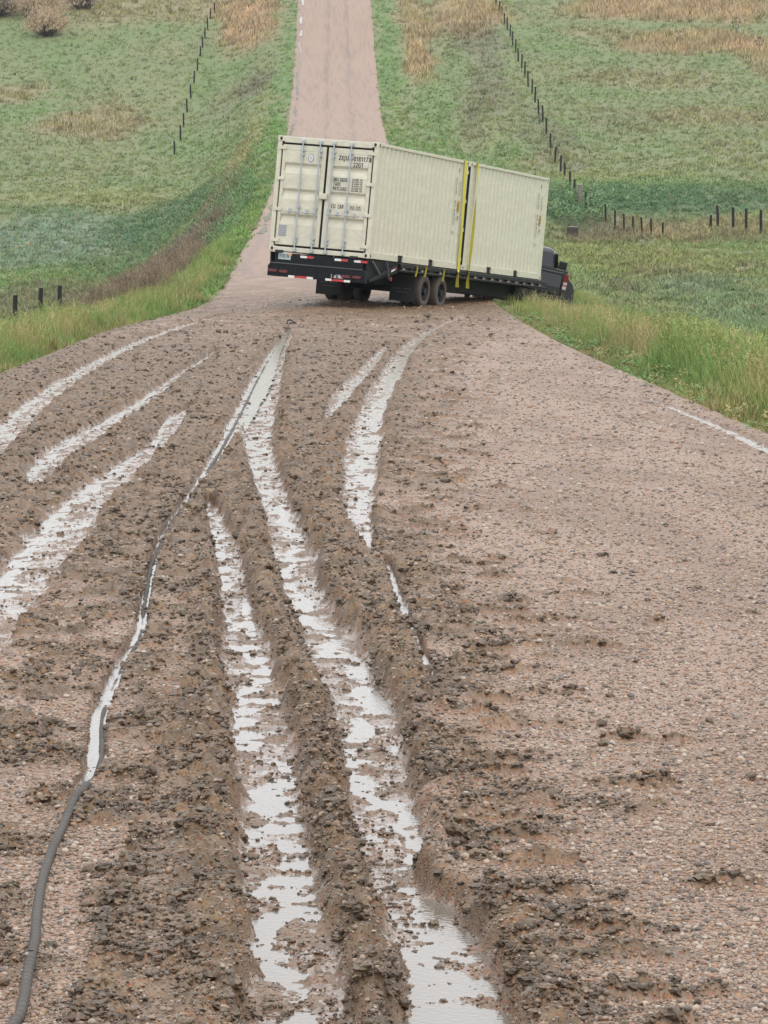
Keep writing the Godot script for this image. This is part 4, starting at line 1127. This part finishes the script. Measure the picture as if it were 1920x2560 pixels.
	for k in 9: part(t, "deck_plank", box(Vector3(0.235, 0.04, 10.5), Vector3(-1.0 + k * 0.25, -0.03, -7.3)), M.wood)
	for k in 18: part(t, "cross_member", box(Vector3(2.2, 0.08, 0.06), Vector3(0, -0.14, -2.4 - k * 0.58), 0.004), M.black)
	for f in [3.82, 4.95]:
		var ax := st(); tube(ax, [Vector3(-1.15, -0.60, -f), Vector3(1.15, -0.60, -f)], 0.065, 12)
		part(t, "axle", fin(ax), M.black)
		for sx in [-1.0, 1.0]:
			wheel(t, "wheel", Vector3(sx * 1.10, -0.60, -f), 0.385, 0.21, sx, M.black2)
			wheel(t, "wheel", Vector3(sx * 0.80, -0.60, -f), 0.385, 0.21, sx, M.black2)
			var hb := st(); tube(hb, [Vector3(sx * 1.08, -0.60, -f), Vector3(sx * 1.22, -0.60, -f)], 0.085, 14)
			part(t, "hub", fin(hb), M.black2)
	# landing jacks and the gooseneck
	for sx in [-1.0, 1.0]:
		var jk := st(); bx(jk, Vector3(sx * 0.62, -0.45, -11.9), Vector3(0.11, 0.7, 0.11), 0.008); bx(jk, Vector3(sx * 0.62, -0.8, -11.9), Vector3(0.22, 0.03, 0.22), 0.006)
		part(t, "landing_jack", fin(jk), M.black)
		var nk := st()
		bar(nk, Vector3(sx * 0.42, -0.45, -12.45), Vector3(sx * 0.36, 0.75, -12.75), 0.1, 0.2, Vector3.BACK)
		bar(nk, Vector3(sx * 0.36, 0.72, -12.72), Vector3(sx * 0.1, 0.60, -14.6), 0.1, 0.2)
		part(t, "neck_arm", fin(nk), M.black)
	var cp := st(); tube(cp, [Vector3(0, 0.62, -14.55), Vector3(0, -0.12, -14.55)], 0.06, 12); bx(cp, Vector3(0, 0.62, -14.55), Vector3(0.34, 0.22, 0.3), 0.01)
	part(t, "coupler", fin(cp), M.black)
	part(t, "front_bulkhead", box(Vector3(2.3, 0.18, 0.1), Vector3(0, -0.12, -12.62), 0.006), M.black)

func ribbon(pts: Array, dirs: Array, w: float) -> ArrayMesh:   # flat webbing, 3 mm thick
	var s := st()
	for i in pts.size() - 1:
		var f: Vector3 = (pts[i + 1] - pts[i]).normalized()
		var a: Vector3 = dirs[i] * w / 2; var b: Vector3 = dirs[i + 1] * w / 2
		var n := f.cross(dirs[i]).normalized() * 0.0015
		quad(s, pts[i] - a + n, pts[i] + a + n, pts[i + 1] + b + n, pts[i + 1] - b + n)
		quad(s, pts[i] + a - n, pts[i] - a - n, pts[i + 1] - b - n, pts[i + 1] + b - n)
		quad(s, pts[i] + a + n, pts[i] + a - n, pts[i + 1] + b - n, pts[i + 1] + b + n)
		quad(s, pts[i] - a - n, pts[i] - a + n, pts[i + 1] - b + n, pts[i + 1] - b - n)
	return fin(s)

func straps(xf: Transform3D) -> void:
	var W := 2.438; var H := 2.591
	var spec := [[-5.72, -5.86, "yellow ratchet strap twisted over the front end of the rear container", 0.3, 0.25], [-6.62, -6.60, "yellow ratchet strap lying flat over the rear end of the forward container", 1.05, -0.35]]
	for q in spec:
		var pts := []; var dirs := []
		# left side up, across the roof, right side down, tail hanging under the rail
		for k in 9: pts.append(Vector3(-W / 2 - 0.03, lerpf(-0.15, H, k / 8.0), q[0])); dirs.append(Vector3(0, 0, 1))
		pts.append(Vector3(-W / 2 + 0.02, H + 0.012, q[0])); dirs.append(Vector3(0, 0, 1))
		for k in 7: pts.append(Vector3(lerpf(-W / 2 + 0.1, W / 2 - 0.06, k / 6.0), H + 0.014, q[0])); dirs.append(Vector3(0, 0, 1))
		for k in 25:
			var f := k / 24.0
			var a: float = -q[3] * (0.8 + 0.25 * sin(f * 7.0)) if q[4] > 0 else q[3] * smoothstep(0.05, 0.65, f) * smoothstep(1.25, 0.75, f)
			pts.append(Vector3(W / 2 + 0.035 + 0.015 * sin(f * PI), lerpf(H + 0.005, -0.02, f), lerpf(q[0], q[1], f)))
			dirs.append(Vector3(sin(a), 0, cos(a)))
		var top: Vector3 = pts[-1]
		for k in 7:
			var f := (k + 1) / 7.0
			pts.append(top + Vector3(0.035 * f, -0.40 * f, 0.07 * f + 0.03 * sin(f * 3.0))); dirs.append(Vector3(0.3 + f, 0, 0.75 - f * 0.4).normalized())
		var o := solo("ratchet_strap", ribbon(pts, dirs, 0.1), M.strap, q[2], "strap", "straps over the containers")
		o.transform = xf
	var tails := [[-3.02, 0.26], [-3.62, 0.24], [-4.85, 0.30]]
	for ti in tails.size():
		var q: Array = tails[ti]
		var pts := []; var dirs := []
		for k in 7:
			var f := k / 6.0
			pts.append(Vector3(1.262 + 0.01 * sin(f * 4.0), -0.02 - q[1] * f, q[0] + 0.04 * f)); dirs.append(Vector3(0.8, 0, 0.6 - f * 0.3).normalized())
		var o := solo("strap_tail", ribbon(pts, dirs, 0.05), M.strap, ["yellow strap end dangling from the side rail, nearest the trailer's tail", "yellow strap end dangling from the side rail just behind the rear wheel", "yellow strap end dangling between the two trailer wheels"][ti], "strap", "strap ends on the side rail")
		o.transform = xf

# ------------------------------------------------------------------ pickup truck; local origin on the ground under the tailgate, forward is -z
func pickup(xf: Transform3D) -> void:
	var t := thing("pickup_truck", "dark grey dual-wheel pickup leaning nose first into the grassy ditch", "truck", xf)
	var half := 0.98
	# bed: side walls with rolled rails, floor, front wall, tailgate
	for sx in [-1.0, 1.0]:
		var s := st()
		var rings := []
		for z in [0.0, -0.06, -2.4]:
			var in0 := 0.02 if z == 0.0 else 0.0
			rings.append([Vector3(sx * (half - 0.09), 0.80, z), Vector3(sx * (half - 0.02 - in0), 0.70, z), Vector3(sx * (half - in0), 1.0, z), Vector3(sx * (half - in0), 1.22, z), Vector3(sx * (half - 0.03 - in0), 1.395, z), Vector3(sx * (half - 0.06), 1.43, z), Vector3(sx * (half - 0.15), 1.43, z), Vector3(sx * (half - 0.17), 1.40, z)])
		if sx < 0:
			for r in rings: r.reverse()
		loft(s, rings)
		part(t, "bed_side", fin(s), M.paint)
		part(t, "rail_cap", box(Vector3(0.13, 0.03, 2.36), Vector3(sx * (half - 0.1), 1.443, -1.2), 0.01), M.trim)
		# flared rear fender
		var fs := st(); var fr := []
		for k in 17:
			var z: float = lerpf(-0.56, -2.02, k / 16.0)
			var endk: float = 1.0 - pow(absf(k - 8.0) / 8.0, 8.0) * 0.16
			var arch: float = 0.45
			var q2: float = 0.54 * 0.54 - (z + 1.28) * (z + 1.28)
			if q2 > 0.0: arch = max(0.45, 0.41 + sqrt(q2))
			var ring := []
			for q in [[0.93, 1.29], [1.08, 1.26], [1.22, 1.17], [1.30, 1.03], [1.32, max(arch + 0.03, 0.75)], [1.29, arch], [0.93, arch]]:
				ring.append(Vector3(sx * (0.93 + (q[0] - 0.93) * endk), q[1], z))
			if sx < 0: ring.reverse()
			fr.append(ring)
		loft(fs, fr)
		part(t, "fender_flare", fin(fs), M.paint)
		# tail lamp
		var lamp := part(t, "tail_lamp", box(Vector3(0.125, 0.40, 0.05), Vector3(sx * (half - 0.065), 1.17, 0.004), 0.015), M.lens)
		part(lamp, "reverse_lamp", box(Vector3(0.10, 0.07, 0.01), Vector3(sx * (half - 0.06), 1.13, 0.031), 0.004), M.clear)
		part(lamp, "reverse_lamp", box(Vector3(0.10, 0.09, 0.01), Vector3(sx * (half - 0.065), 1.02, 0.031), 0.004), M.clear)
		# mirror on its arm
		var ms := st(); bar(ms, Vector3(sx * 0.93, 1.46, -3.72), Vector3(sx * 1.13, 1.50, -3.70), 0.06, 0.05); bx(ms, Vector3(sx * 1.20, 1.53, -3.70), Vector3(0.22, 0.29, 0.1), 0.03)
		var mr := part(t, "mirror", fin(ms), M.trim)
		part(mr, "mirror_glass", box(Vector3(0.18, 0.24, 0.006), Vector3(sx * 1.20, 1.53, -3.648), 0.01), M.glass)
		# running board
		part(t, "running_board", box(Vector3(0.16, 0.05, 2.0), Vector3(sx * 0.98, 0.42, -3.6), 0.015), M.trim)
		for z in [-2.75, -3.75]:
			var dr := part(t, "door_panel", box(Vector3(0.02, 0.62, 0.93), Vector3(sx * (half + 0.003), 0.98, z), 0.01), M.paint)
			part(dr, "handle", box(Vector3(0.02, 0.03, 0.16), Vector3(sx * (half + 0.022), 1.2, z + 0.35), 0.006), M.trim)
			part(t, "side_window", box(Vector3(0.02, 0.40, 0.78), Vector3(sx * 0.882, 1.66, z), 0.01, Basis(Vector3.BACK, sx * 0.24)), M.glass)
		part(t, "headlight", box(Vector3(0.28, 0.2, 0.1), Vector3(sx * 0.78, 1.0, -6.22), 0.03), M.clear)
	part(t, "bed_floor", box(Vector3(1.72, 0.05, 2.36), Vector3(0, 0.85, -1.2)), M.trim)
	part(t, "bed_front_wall", box(Vector3(1.72, 0.58, 0.05), Vector3(0, 1.13, -2.38)), M.paint)
	var tg := st()
	var tr := []
	for q in [[-0.80, 0.985], [0.80, 0.985]]:
		tr.append([Vector3(q[0], 0.82, 0.02), Vector3(q[0], 0.82, -0.05), Vector3(q[0], 1.42, -0.06), Vector3(q[0], 1.43, 0.035), Vector3(q[0], 1.36, 0.045), Vector3(q[0], 1.33, 0.015), Vector3(q[0], 1.0, 0.03)])
	loft(tg, tr)
	var gate := part(t, "tailgate", fin(tg), M.paint)
	part(gate, "gate_handle", box(Vector3(0.26, 0.09, 0.02), Vector3(0, 1.27, 0.035), 0.01), M.trim)
	part(gate, "spoiler_cap", box(Vector3(1.6, 0.035, 0.12), Vector3(0, 1.437, -0.005), 0.012), M.trim)
	var bs := st(); loft(bs, [rr(-0.95, 0.95, 0.54, 0.77, 0.05, 0.17), rr(-0.98, 0.98, 0.52, 0.79, 0.05, 0.08), rr(-0.9, 0.9, 0.54, 0.77, 0.05, -0.02)])
	part(t, "rear_bumper", fin(bs), M.trim)
	# cab
	var cs := st(); cs.set_smooth_group(0)
	loft(cs, [rr(-0.98, 0.98, 0.52, 1.38, 0.10, -2.46), rr(-0.99, 0.99, 0.48, 1.42, 0.10, -2.6), rr(-0.99, 0.99, 0.45, 1.42, 0.10, -4.3), rr(-0.99, 0.99, 0.45, 1.36, 0.12, -5.0), rr(-0.97, 0.97, 0.48, 1.30, 0.14, -5.9), rr(-0.90, 0.90, 0.55, 1.18, 0.14, -6.25)])
	part(t, "lower_body", fin(cs), M.paint)
	var gs := st(); gs.set_smooth_group(0)
	loft(gs, [ring_at(0.92, 0.90, 1.36, -2.48, -4.75), ring_at(0.90, 0.88, 1.50, -2.50, -4.52), ring_at(0.80, 0.78, 1.86, -2.62, -3.95), ring_at(0.76, 0.73, 1.925, -2.68, -3.82), ring_at(0.66, 0.60, 1.955, -2.85, -3.65)])
	part(t, "cab_roof", fin(gs), M.paint)
	var rw := st(); quad(rw, Vector3(-0.74, 1.84, -2.598), Vector3(0.74, 1.84, -2.598), Vector3(0.82, 1.46, -2.480), Vector3(-0.82, 1.46, -2.480))
	part(t, "rear_window", fin(rw), M.glass)
	part(t, "stop_lamp", box(Vector3(0.5, 0.03, 0.03), Vector3(0, 1.885, -2.61), 0.008), M.dimred)
	var ws := st(); quad(ws, Vector3(0.74, 1.85, -3.985), Vector3(-0.74, 1.85, -3.985), Vector3(-0.84, 1.46, -4.60), Vector3(0.84, 1.46, -4.60))
	part(t, "windshield", fin(ws), M.glass)
	part(t, "grille", box(Vector3(1.2, 0.42, 0.06), Vector3(0, 0.92, -6.27), 0.03), M.trim)
	part(t, "front_bumper", box(Vector3(1.95, 0.24, 0.2), Vector3(0, 0.55, -6.32), 0.05), M.trim)
	part(t, "frame_rail", box(Vector3(0.9, 0.14, 5.8), Vector3(0, 0.5, -3.2)), M.black)
	for sx in [-1.0, 1.0]:
		wheel(t, "wheel", Vector3(sx * 1.15, 0.41, -1.28), 0.41, 0.24, sx, M.rim)
		wheel(t, "wheel", Vector3(sx * 0.83, 0.41, -1.28), 0.41, 0.24, sx, M.rim)
		wheel(t, "wheel", Vector3(sx * 0.86, 0.41, -5.2), 0.41, 0.26, sx, M.rim)
	var ax := st(); tube(ax, [Vector3(-0.9, 0.41, -1.28), Vector3(0.9, 0.41, -1.28)], 0.08, 12); part(t, "axle", fin(ax), M.black)

func ring_at(hx_back: float, hx_front: float, y: float, z_back: float, z_front: float) -> Array:   # horizontal cab section, rounded corners
	var out := []; var r := 0.10
	for q in [[hx_back - r, z_back - r, 0, 1], [-(hx_back - r), z_back - r, 1, 1], [-(hx_front - r), z_front + r, 2, 1], [hx_front - r, z_front + r, 3, 1]]:
		for k in 4:
			var a: float = PI / 2 * (q[2] + k / 3.0)
			out.append(Vector3(q[0] + r * cos(a), y, q[1] + r * sin(a)))
	out.reverse()
	return out

# ------------------------------------------------------------------ rope, fence, shrubs
func rope() -> void:
	var pts := []; var rad := []
	var d := 5.6; var s := 0.0
	while d < 16.6:
		var i := 0
		while d > ROPE[i + 1][0]: i += 1
		var u := herm_k(ROPE, d, i, 1)
		var h := road_base(u, d) + smooth_relief(u, d)
		var r := 0.0118 - 0.001 * smoothstep(9.0, 16.0, d)
		pts.append(Vector3(xc(d) + u, h + r * lerpf(0.95, 0.2, smoothstep(9.0, 16.0, d)), -d))
		rad.append(r * (1.0 + 0.13 * sin(TAU * s / 0.042)) * (1.0 + 0.05 * n_mid.get_noise_1d(d * 9.0)))
		var stp := 0.0035 if d < 12.0 else 0.006
		d += stp; s += stp
	var t := thing("tow_rope", "grey twisted tow rope lying in the mud towards the trailer", "rope")
	var a := st(); tube(a, pts, rad, 9); part(t, "rope_body", fin(a), M.rope)
	# the far length, mostly sunk in its groove and pale with slurry
	pts = []; rad = []
	while d < 71.3:
		var i := 0
		while d > ROPE[i + 1][0]: i += 1
		var u := herm_k(ROPE, d, i, 1) + 0.012 * n_mid.get_noise_1d(d * 3.0)
		pts.append(Vector3(xc(d) + u, road_base(u, d) + smooth_relief(u, d) + 0.004, -d)); rad.append(0.0135)
		d += 0.06
	var b := st(); tube(b, pts, rad, 7); part(t, "rope_sunk", fin(b), M.rope)
	# shackle at the end
	var e := 71.4; var u2 := -1.13; var at := Vector3(xc(e) + u2, road_base(u2, e) + 0.03, -e)
	var k := thing("shackle", "black recovery shackle at the far end of the tow rope", "shackle", Transform3D(Basis(Vector3.UP, -0.5) * Basis.from_scale(Vector3(0.6, 0.6, 0.6)), at))
	var bow := st(); var bp := []
	for q in 13:
		var an: float = lerpf(-0.25 * PI, 1.25 * PI, q / 12.0)
		bp.append(Vector3(cos(an) * 0.11 + 0.02, 0.06 + sin(an) * 0.075, 0))
	tube(bow, bp, 0.022, 8); part(k, "bow", fin(bow), M.dark)
	var pin := st(); tube(pin, [Vector3(-0.13, 0.0, 0), Vector3(0.24, 0.03, 0.02)], 0.024, 8); tube(pin, [Vector3(0.20, 0.025, 0.02), Vector3(0.26, 0.035, 0.02)], 0.04, 8); part(k, "pin", fin(pin), M.dark)

func smooth_relief(u: float, d: float) -> float:
	var h := 0.0
	for q in 9: h += relief(u, d + (q - 4) * 0.045)
	return h / 9.0

func nth(k: int) -> String:
	var w := ["first", "second", "third", "fourth", "fifth", "sixth", "seventh", "eighth", "ninth", "tenth", "eleventh", "twelfth", "thirteenth", "fourteenth", "fifteenth", "sixteenth", "seventeenth", "eighteenth", "nineteenth", "twentieth", "twenty-first", "twenty-second", "twenty-third"]
	return w[k]

func fence_post(x: float, d: float, h: float, r: float, label: String, group: String, i: int) -> void:
	var s := st(); rng.seed = 500 + i
	var y := terrain(x, d)
	var lean := Vector3(rng.randf_range(-0.05, 0.05), 1, rng.randf_range(-0.05, 0.05))
	var rings := []
	for f in [-0.3, 0.0, 0.35, 0.7, 0.97, 1.0]:
		var ring := []
		for k in 8:
			var a := TAU * k / 8
			var rr2: float = r * (1.0 + 0.12 * sin(k * 2.3 + f * 5.0 + i)) * (0.86 if f == 1.0 else 1.0 - 0.08 * f)
			ring.append(lean * (h * f) + Vector3(cos(a) * rr2, 0, sin(a) * rr2))
		rings.append(ring)
	for q in rings: q.reverse()
	loft(s, rings)
	solo("fence_post", fin(s), M.post, label, "post", group).position = Vector3(x, y, -d)

func fences() -> void:
	var n := 0
	for p in [[-17.73,379.7,1.02],[-17.96,375.2,1.04],[-17.89,368.4,1.26],[-17.93,363.6,1.01],[-17.91,358.3,1.01],[-17.91,353.5,0.93],[-17.83,346.3,1.14],[-17.73,338.3,1.08],[-17.53,328.6,1.2],[-17.36,319.5,1.13],[-17.12,309.5,1.17],[-16.88,300.1,1.25],[-16.79,289.8,1.1]]:
		fence_post(p[0], p[1], p[2] + 0.05, 0.075, "dark post, %s from the top of the row climbing towards the brown bushes" % nth(n), "posts on the bush side of the hill", n); n += 1
	for p in [[-14.76,143.9,1.3],[-14.63,153.2,1.28],[-14.32,159.2,1.15]]:
		fence_post(p[0], p[1], p[2], 0.1, "thick dark post below the road bank, %s in its row going uphill" % nth(n - 13), "posts below the road bank", n); n += 1
	for p in [[11.36,369.1,0.9],[11.62,365.4,0.99],[11.73,361.1,0.95],[11.78,355.8,1.04],[11.94,351.3,1.12],[12.06,346.5,1.15],[12.03,338.9,1.31],[12.1,333.1,1.15],[12.07,325.6,1.15],[12.15,320.2,1.19],[12.16,313.0,1.23],[12.13,305.1,1.3],[12.24,299.3,1.18],[12.2,292.4,1.21],[12.11,283.7,1.18],[12.16,277.2,1.21],[11.99,267.5,1.15],[11.79,255.9,1.08],[11.63,245.8,1.02],[11.71,239.7,1.04],[11.71,234.4,0.9],[11.39,221.3,0.95],[11.3,214.6,0.85]]:
		fence_post(p[0], p[1], p[2] + 0.05, 0.07, "dark post, %s from the top of the long row climbing above the pickup" % nth(n - 16), "posts above the pickup", n); n += 1
	for p in [[11.5,206.1,0.85],[11.76,205.7,0.6]]:
		fence_post(p[0], p[1], p[2], 0.06, ["short thin dark post half hidden by leafy weeds beside the capped post", "stubby dark post sunk in leafy weeds, lowest by the capped post"][n - 39], "posts in the weeds", n); n += 1
	for p in [[12.18,198.2,0.9],[12.46,194.8,1.0],[12.88,193.8,0.9],[13.24,191.9,0.9],[13.59,190.0,0.9],[13.96,188.4,0.9],[14.43,186.8,0.75]]:
		fence_post(p[0], p[1], p[2] + 0.1, 0.055, "thin dark post in dry grass, %s from the leafy weeds" % nth(n - 41), "thin posts in dry grass", n); n += 1
	for p in [[17.53,193.8,0.85],[18.04,194.9,1.2],[18.65,193.0,1.21],[19.3,192.5,1.22],[19.93,190.8,1.21]]:
		fence_post(p[0], p[1], p[2] + 0.1, 0.08, "stout dark post on the grassy rise, %s along from the thin posts" % nth(n - 48), "stout posts on the rise", n); n += 1
	# capped corner post and the stump
	var c := thing("corner_post", "grey square corner post with a pale cap above leafy weeds", "post", Transform3D(Basis(Vector3.UP, 0.3), Vector3(11.26, terrain(11.26, 207.8), -207.8)))
	part(c, "shaft", box(Vector3(0.19, 1.2, 0.19), Vector3(0, 0.5, 0), 0.012), M.wood)
	part(c, "cap", box(Vector3(0.25, 0.06, 0.25), Vector3(0, 1.13, 0), 0.012), M.pale)
	var sp := thing("wooden_stump", "squat dark wooden stump with a pale top in short grass", "stump", Transform3D(Basis(Vector3.UP, 0.2) * Basis(Vector3.BACK, -0.04), Vector3(9.88, terrain(9.88, 189.4), -189.4)))
	var ss := st(); loft(ss, [rr(-0.25, 0.25, -0.2, 0.52, 0.04, 0.24), rr(-0.28, 0.28, -0.2, 0.56, 0.04, 0.0), rr(-0.25, 0.26, -0.2, 0.54, 0.04, -0.24)])
	part(sp, "trunk", fin(ss), M.stump)
	part(sp, "cut_top", box(Vector3(0.38, 0.03, 0.36), Vector3(0.03, 0.575, 0), 0.01), M.pale)

func bushes() -> void:
	rng.seed = 61
	var spec := [[-33.9,364.9,2.7,2.5,"large pale tan dry bush standing alone on the hillside"],[-35.6,376.0,3.8,2.9,"broad brown dry bush behind the pale tan bush"],[-40.2,377.0,3.4,2.2,"dark brown twiggy bush farthest from the road on the hill"],[-31.8,381.5,2.0,1.9,"small grey-brown bush on the hill beside dry grass"]]
	for q in spec:
		var b := thing("dry_bush", q[4], "bush", Transform3D(Basis.IDENTITY, Vector3(q[0], terrain(q[0], q[1]), -q[1])), "dry bushes on the hill")
		var V := PackedVector3Array(); var C := PackedColorArray(); var V2 := PackedVector3Array(); var C2 := PackedColorArray()
		for k in 900:
			var a := rng.randf() * TAU; var el := asin(sqrt(rng.randf()) * 0.98)
			var dir := Vector3(cos(a) * cos(el), sin(el) + 0.15, sin(a) * cos(el))
			var ln: float = rng.randf_range(0.55, 1.0) * (1.0 + 0.22 * sin(a * 3.0 + q[0]) + 0.3 * n_field.get_noise_2d(a * 9.0, el * 14.0 + q[0]))
			var tip := Vector3(dir.x * q[2], dir.y * q[3], dir.z * q[2]) * ln
			var root := Vector3(dir.x, 0, dir.z) * 0.3 * rng.randf()
			var sd := dir.cross(Vector3(rng.randf(), rng.randf(), rng.randf())).normalized() * 0.018
			var t := rng.randf_range(0.6, 1.2)
			var c := Color(0.17 * t, 0.135 * t, 0.115 * t)
			V.append_array([root - sd, root + sd, tip]); C.append_array([c, c, c])
			for m in 7:
				var p := tip * rng.randf_range(0.72, 1.04) + Vector3(rng.randf_range(-1, 1), rng.randf_range(-0.3, 1), rng.randf_range(-1, 1)) * 0.14
				var s2 := Vector3(rng.randf_range(-1, 1), rng.randf_range(-1, 1), rng.randf_range(-1, 1)).normalized() * 0.055
				var up := Vector3(rng.randf_range(-0.5, 0.5), 1, rng.randf_range(-0.5, 0.5)) * 0.2
				var tt := rng.randf_range(0.65, 1.2)
				var cc := Color(0.52 * tt, 0.40 * tt, 0.28 * tt) if (q[4] as String).contains("tan") or rng.randf() < 0.45 else Color(0.17 * tt, 0.14 * tt, 0.125 * tt)
				V2.append_array([p - s2, p + s2, p + up]); C2.append_array([cc, cc, cc])
		part(b, "twigs", col_mesh(V, C), M.grass)
		part(b, "foliage", col_mesh(V2, C2), M.grass)
	# dark-headed thistles on the far right of the hill
	for q in [[33.7,347.6,1.6,"tall dark-headed thistle standing among tan grass on the hilltop"],[34.6,334.4,1.2,"shorter dark-headed thistle below the tall one in dry grass"]]:
		var p := thing("thistle", q[3], "plant", Transform3D(Basis.IDENTITY, Vector3(q[0], terrain(q[0], q[1]), -q[1])))
		var s := st(); var hd := st()
		for k in 6:
			var a := TAU * k / 6 + 0.4; var top := Vector3(cos(a) * 0.35, q[2] * (0.75 + 0.3 * sin(k * 2.1)), sin(a) * 0.3)
			tube(s, [Vector3.ZERO, Vector3(top.x * 0.3, top.y * 0.5, top.z * 0.3), top], 0.016, 5)
			tube(hd, [top - Vector3(0, 0.08, 0), top + Vector3(0, 0.02, 0), top + Vector3(0, 0.10, 0)], [0.03, 0.07, 0.02], 7)
		part(p, "stems", fin(s), mat(Color(0.09, 0.1, 0.07), 0.9)); part(p, "seed_heads", fin(hd), M.stump)

# ------------------------------------------------------------------
func _ready() -> void:
	# camera
	var cam := Camera3D.new(); cam.name = "camera"; add_child(cam)
	cam.position = Vector3(0, 1.65, 0); cam.rotation = Vector3(-atan(860.0 / 9000.0), 0, 0)
	cam.fov = rad_to_deg(2.0 * atan(1280.0 / 9000.0)); cam.near = 0.1; cam.far = 2000.0; cam.current = true
	# overcast sky
	var we := WorldEnvironment.new(); we.name = "world_environment"; add_child(we)
	var env := Environment.new(); we.environment = env
	var sky := Sky.new(); var sm := ProceduralSkyMaterial.new(); sky.sky_material = sm
	sm.sky_top_color = Color(0.95, 0.96, 0.98); sm.sky_horizon_color = Color(0.86, 0.87, 0.88); sm.sky_curve = 0.25
	sm.ground_horizon_color = Color(0.6, 0.6, 0.58); sm.ground_bottom_color = Color(0.35, 0.34, 0.32); sm.sun_angle_max = 1.0
	env.background_mode = Environment.BG_SKY; env.sky = sky; env.background_energy_multiplier = 1.25
	env.tonemap_mode = Environment.TONE_MAPPER_LINEAR; env.tonemap_exposure = 1.47
	env.sdfgi_enabled = true; env.ssao_enabled = true; env.ssil_enabled = true
	env.fog_enabled = true; env.fog_density = 0.00011; env.fog_light_color = Color(0.9, 0.93, 0.95)
	var sun := DirectionalLight3D.new(); sun.name = "sun"; add_child(sun)
	sun.light_energy = 0.35; sun.light_angular_distance = 25.0; sun.light_color = Color(1.0, 0.98, 0.95); sun.shadow_enabled = true
	sun.rotation = Vector3(deg_to_rad(-62), deg_to_rad(25), 0)

	var t0 := Time.get_ticks_msec()
	n_low.seed = 3; n_low.frequency = 0.9; n_low.fractal_octaves = 3
	n_mid.seed = 4; n_mid.frequency = 4.2; n_mid.fractal_octaves = 3
	n_hi.seed = 5; n_hi.frequency = 15.0; n_hi.fractal_octaves = 3
	n_crumb.seed = 6; n_crumb.noise_type = FastNoiseLite.TYPE_CELLULAR; n_crumb.frequency = 24.0; n_crumb.cellular_return_type = FastNoiseLite.RETURN_DISTANCE; n_crumb.fractal_type = FastNoiseLite.FRACTAL_NONE
	n_smear.seed = 7; n_smear.frequency = 1.6; n_smear.fractal_octaves = 3
	n_field.seed = 8; n_field.frequency = 0.16; n_field.fractal_octaves = 4
	make_luts(); make_materials()
	print("mats ", Time.get_ticks_msec() - t0)
	bake_colors()
	build_terrain()
	print("terrain ", Time.get_ticks_msec() - t0)
	build_road(); build_water()
	print("road ", Time.get_ticks_msec() - t0)
	# trailer and load: pose measured on the containers
	var right := Vector3(0.93066, -0.06929, 0.35927); var up := Vector3(0.08888, 0.99531, -0.03828)
	right = right.normalized(); up = (up - right * right.dot(up)).normalized()
	var xf := Transform3D(Basis(right, up, right.cross(up)), Vector3(-1.4723, -0.2804, -80.969))
	trailer(xf)
	container(xf, "cream shipping container on the trailer with printed doors facing the camera", true)
	container(xf * Transform3D(Basis.IDENTITY, Vector3(0, 0, -6.165)), "cream shipping container on the trailer's front half behind the pickup bed", false)
	straps(xf)
	var tb := Basis(Vector3.UP, deg_to_rad(3.75)) * Basis(Vector3.RIGHT, deg_to_rad(0.2)) * Basis(Vector3.BACK, deg_to_rad(-13.0))
	pickup(Transform3D(tb, Vector3(3.549, -2.24, -93.5)))
	fences()
	bushes()
	rope()
	print("things ", Time.get_ticks_msec() - t0)
	scatter_road()
	print("scatter ", Time.get_ticks_msec() - t0)
	grass_all()
	print("grass ", Time.get_ticks_msec() - t0)
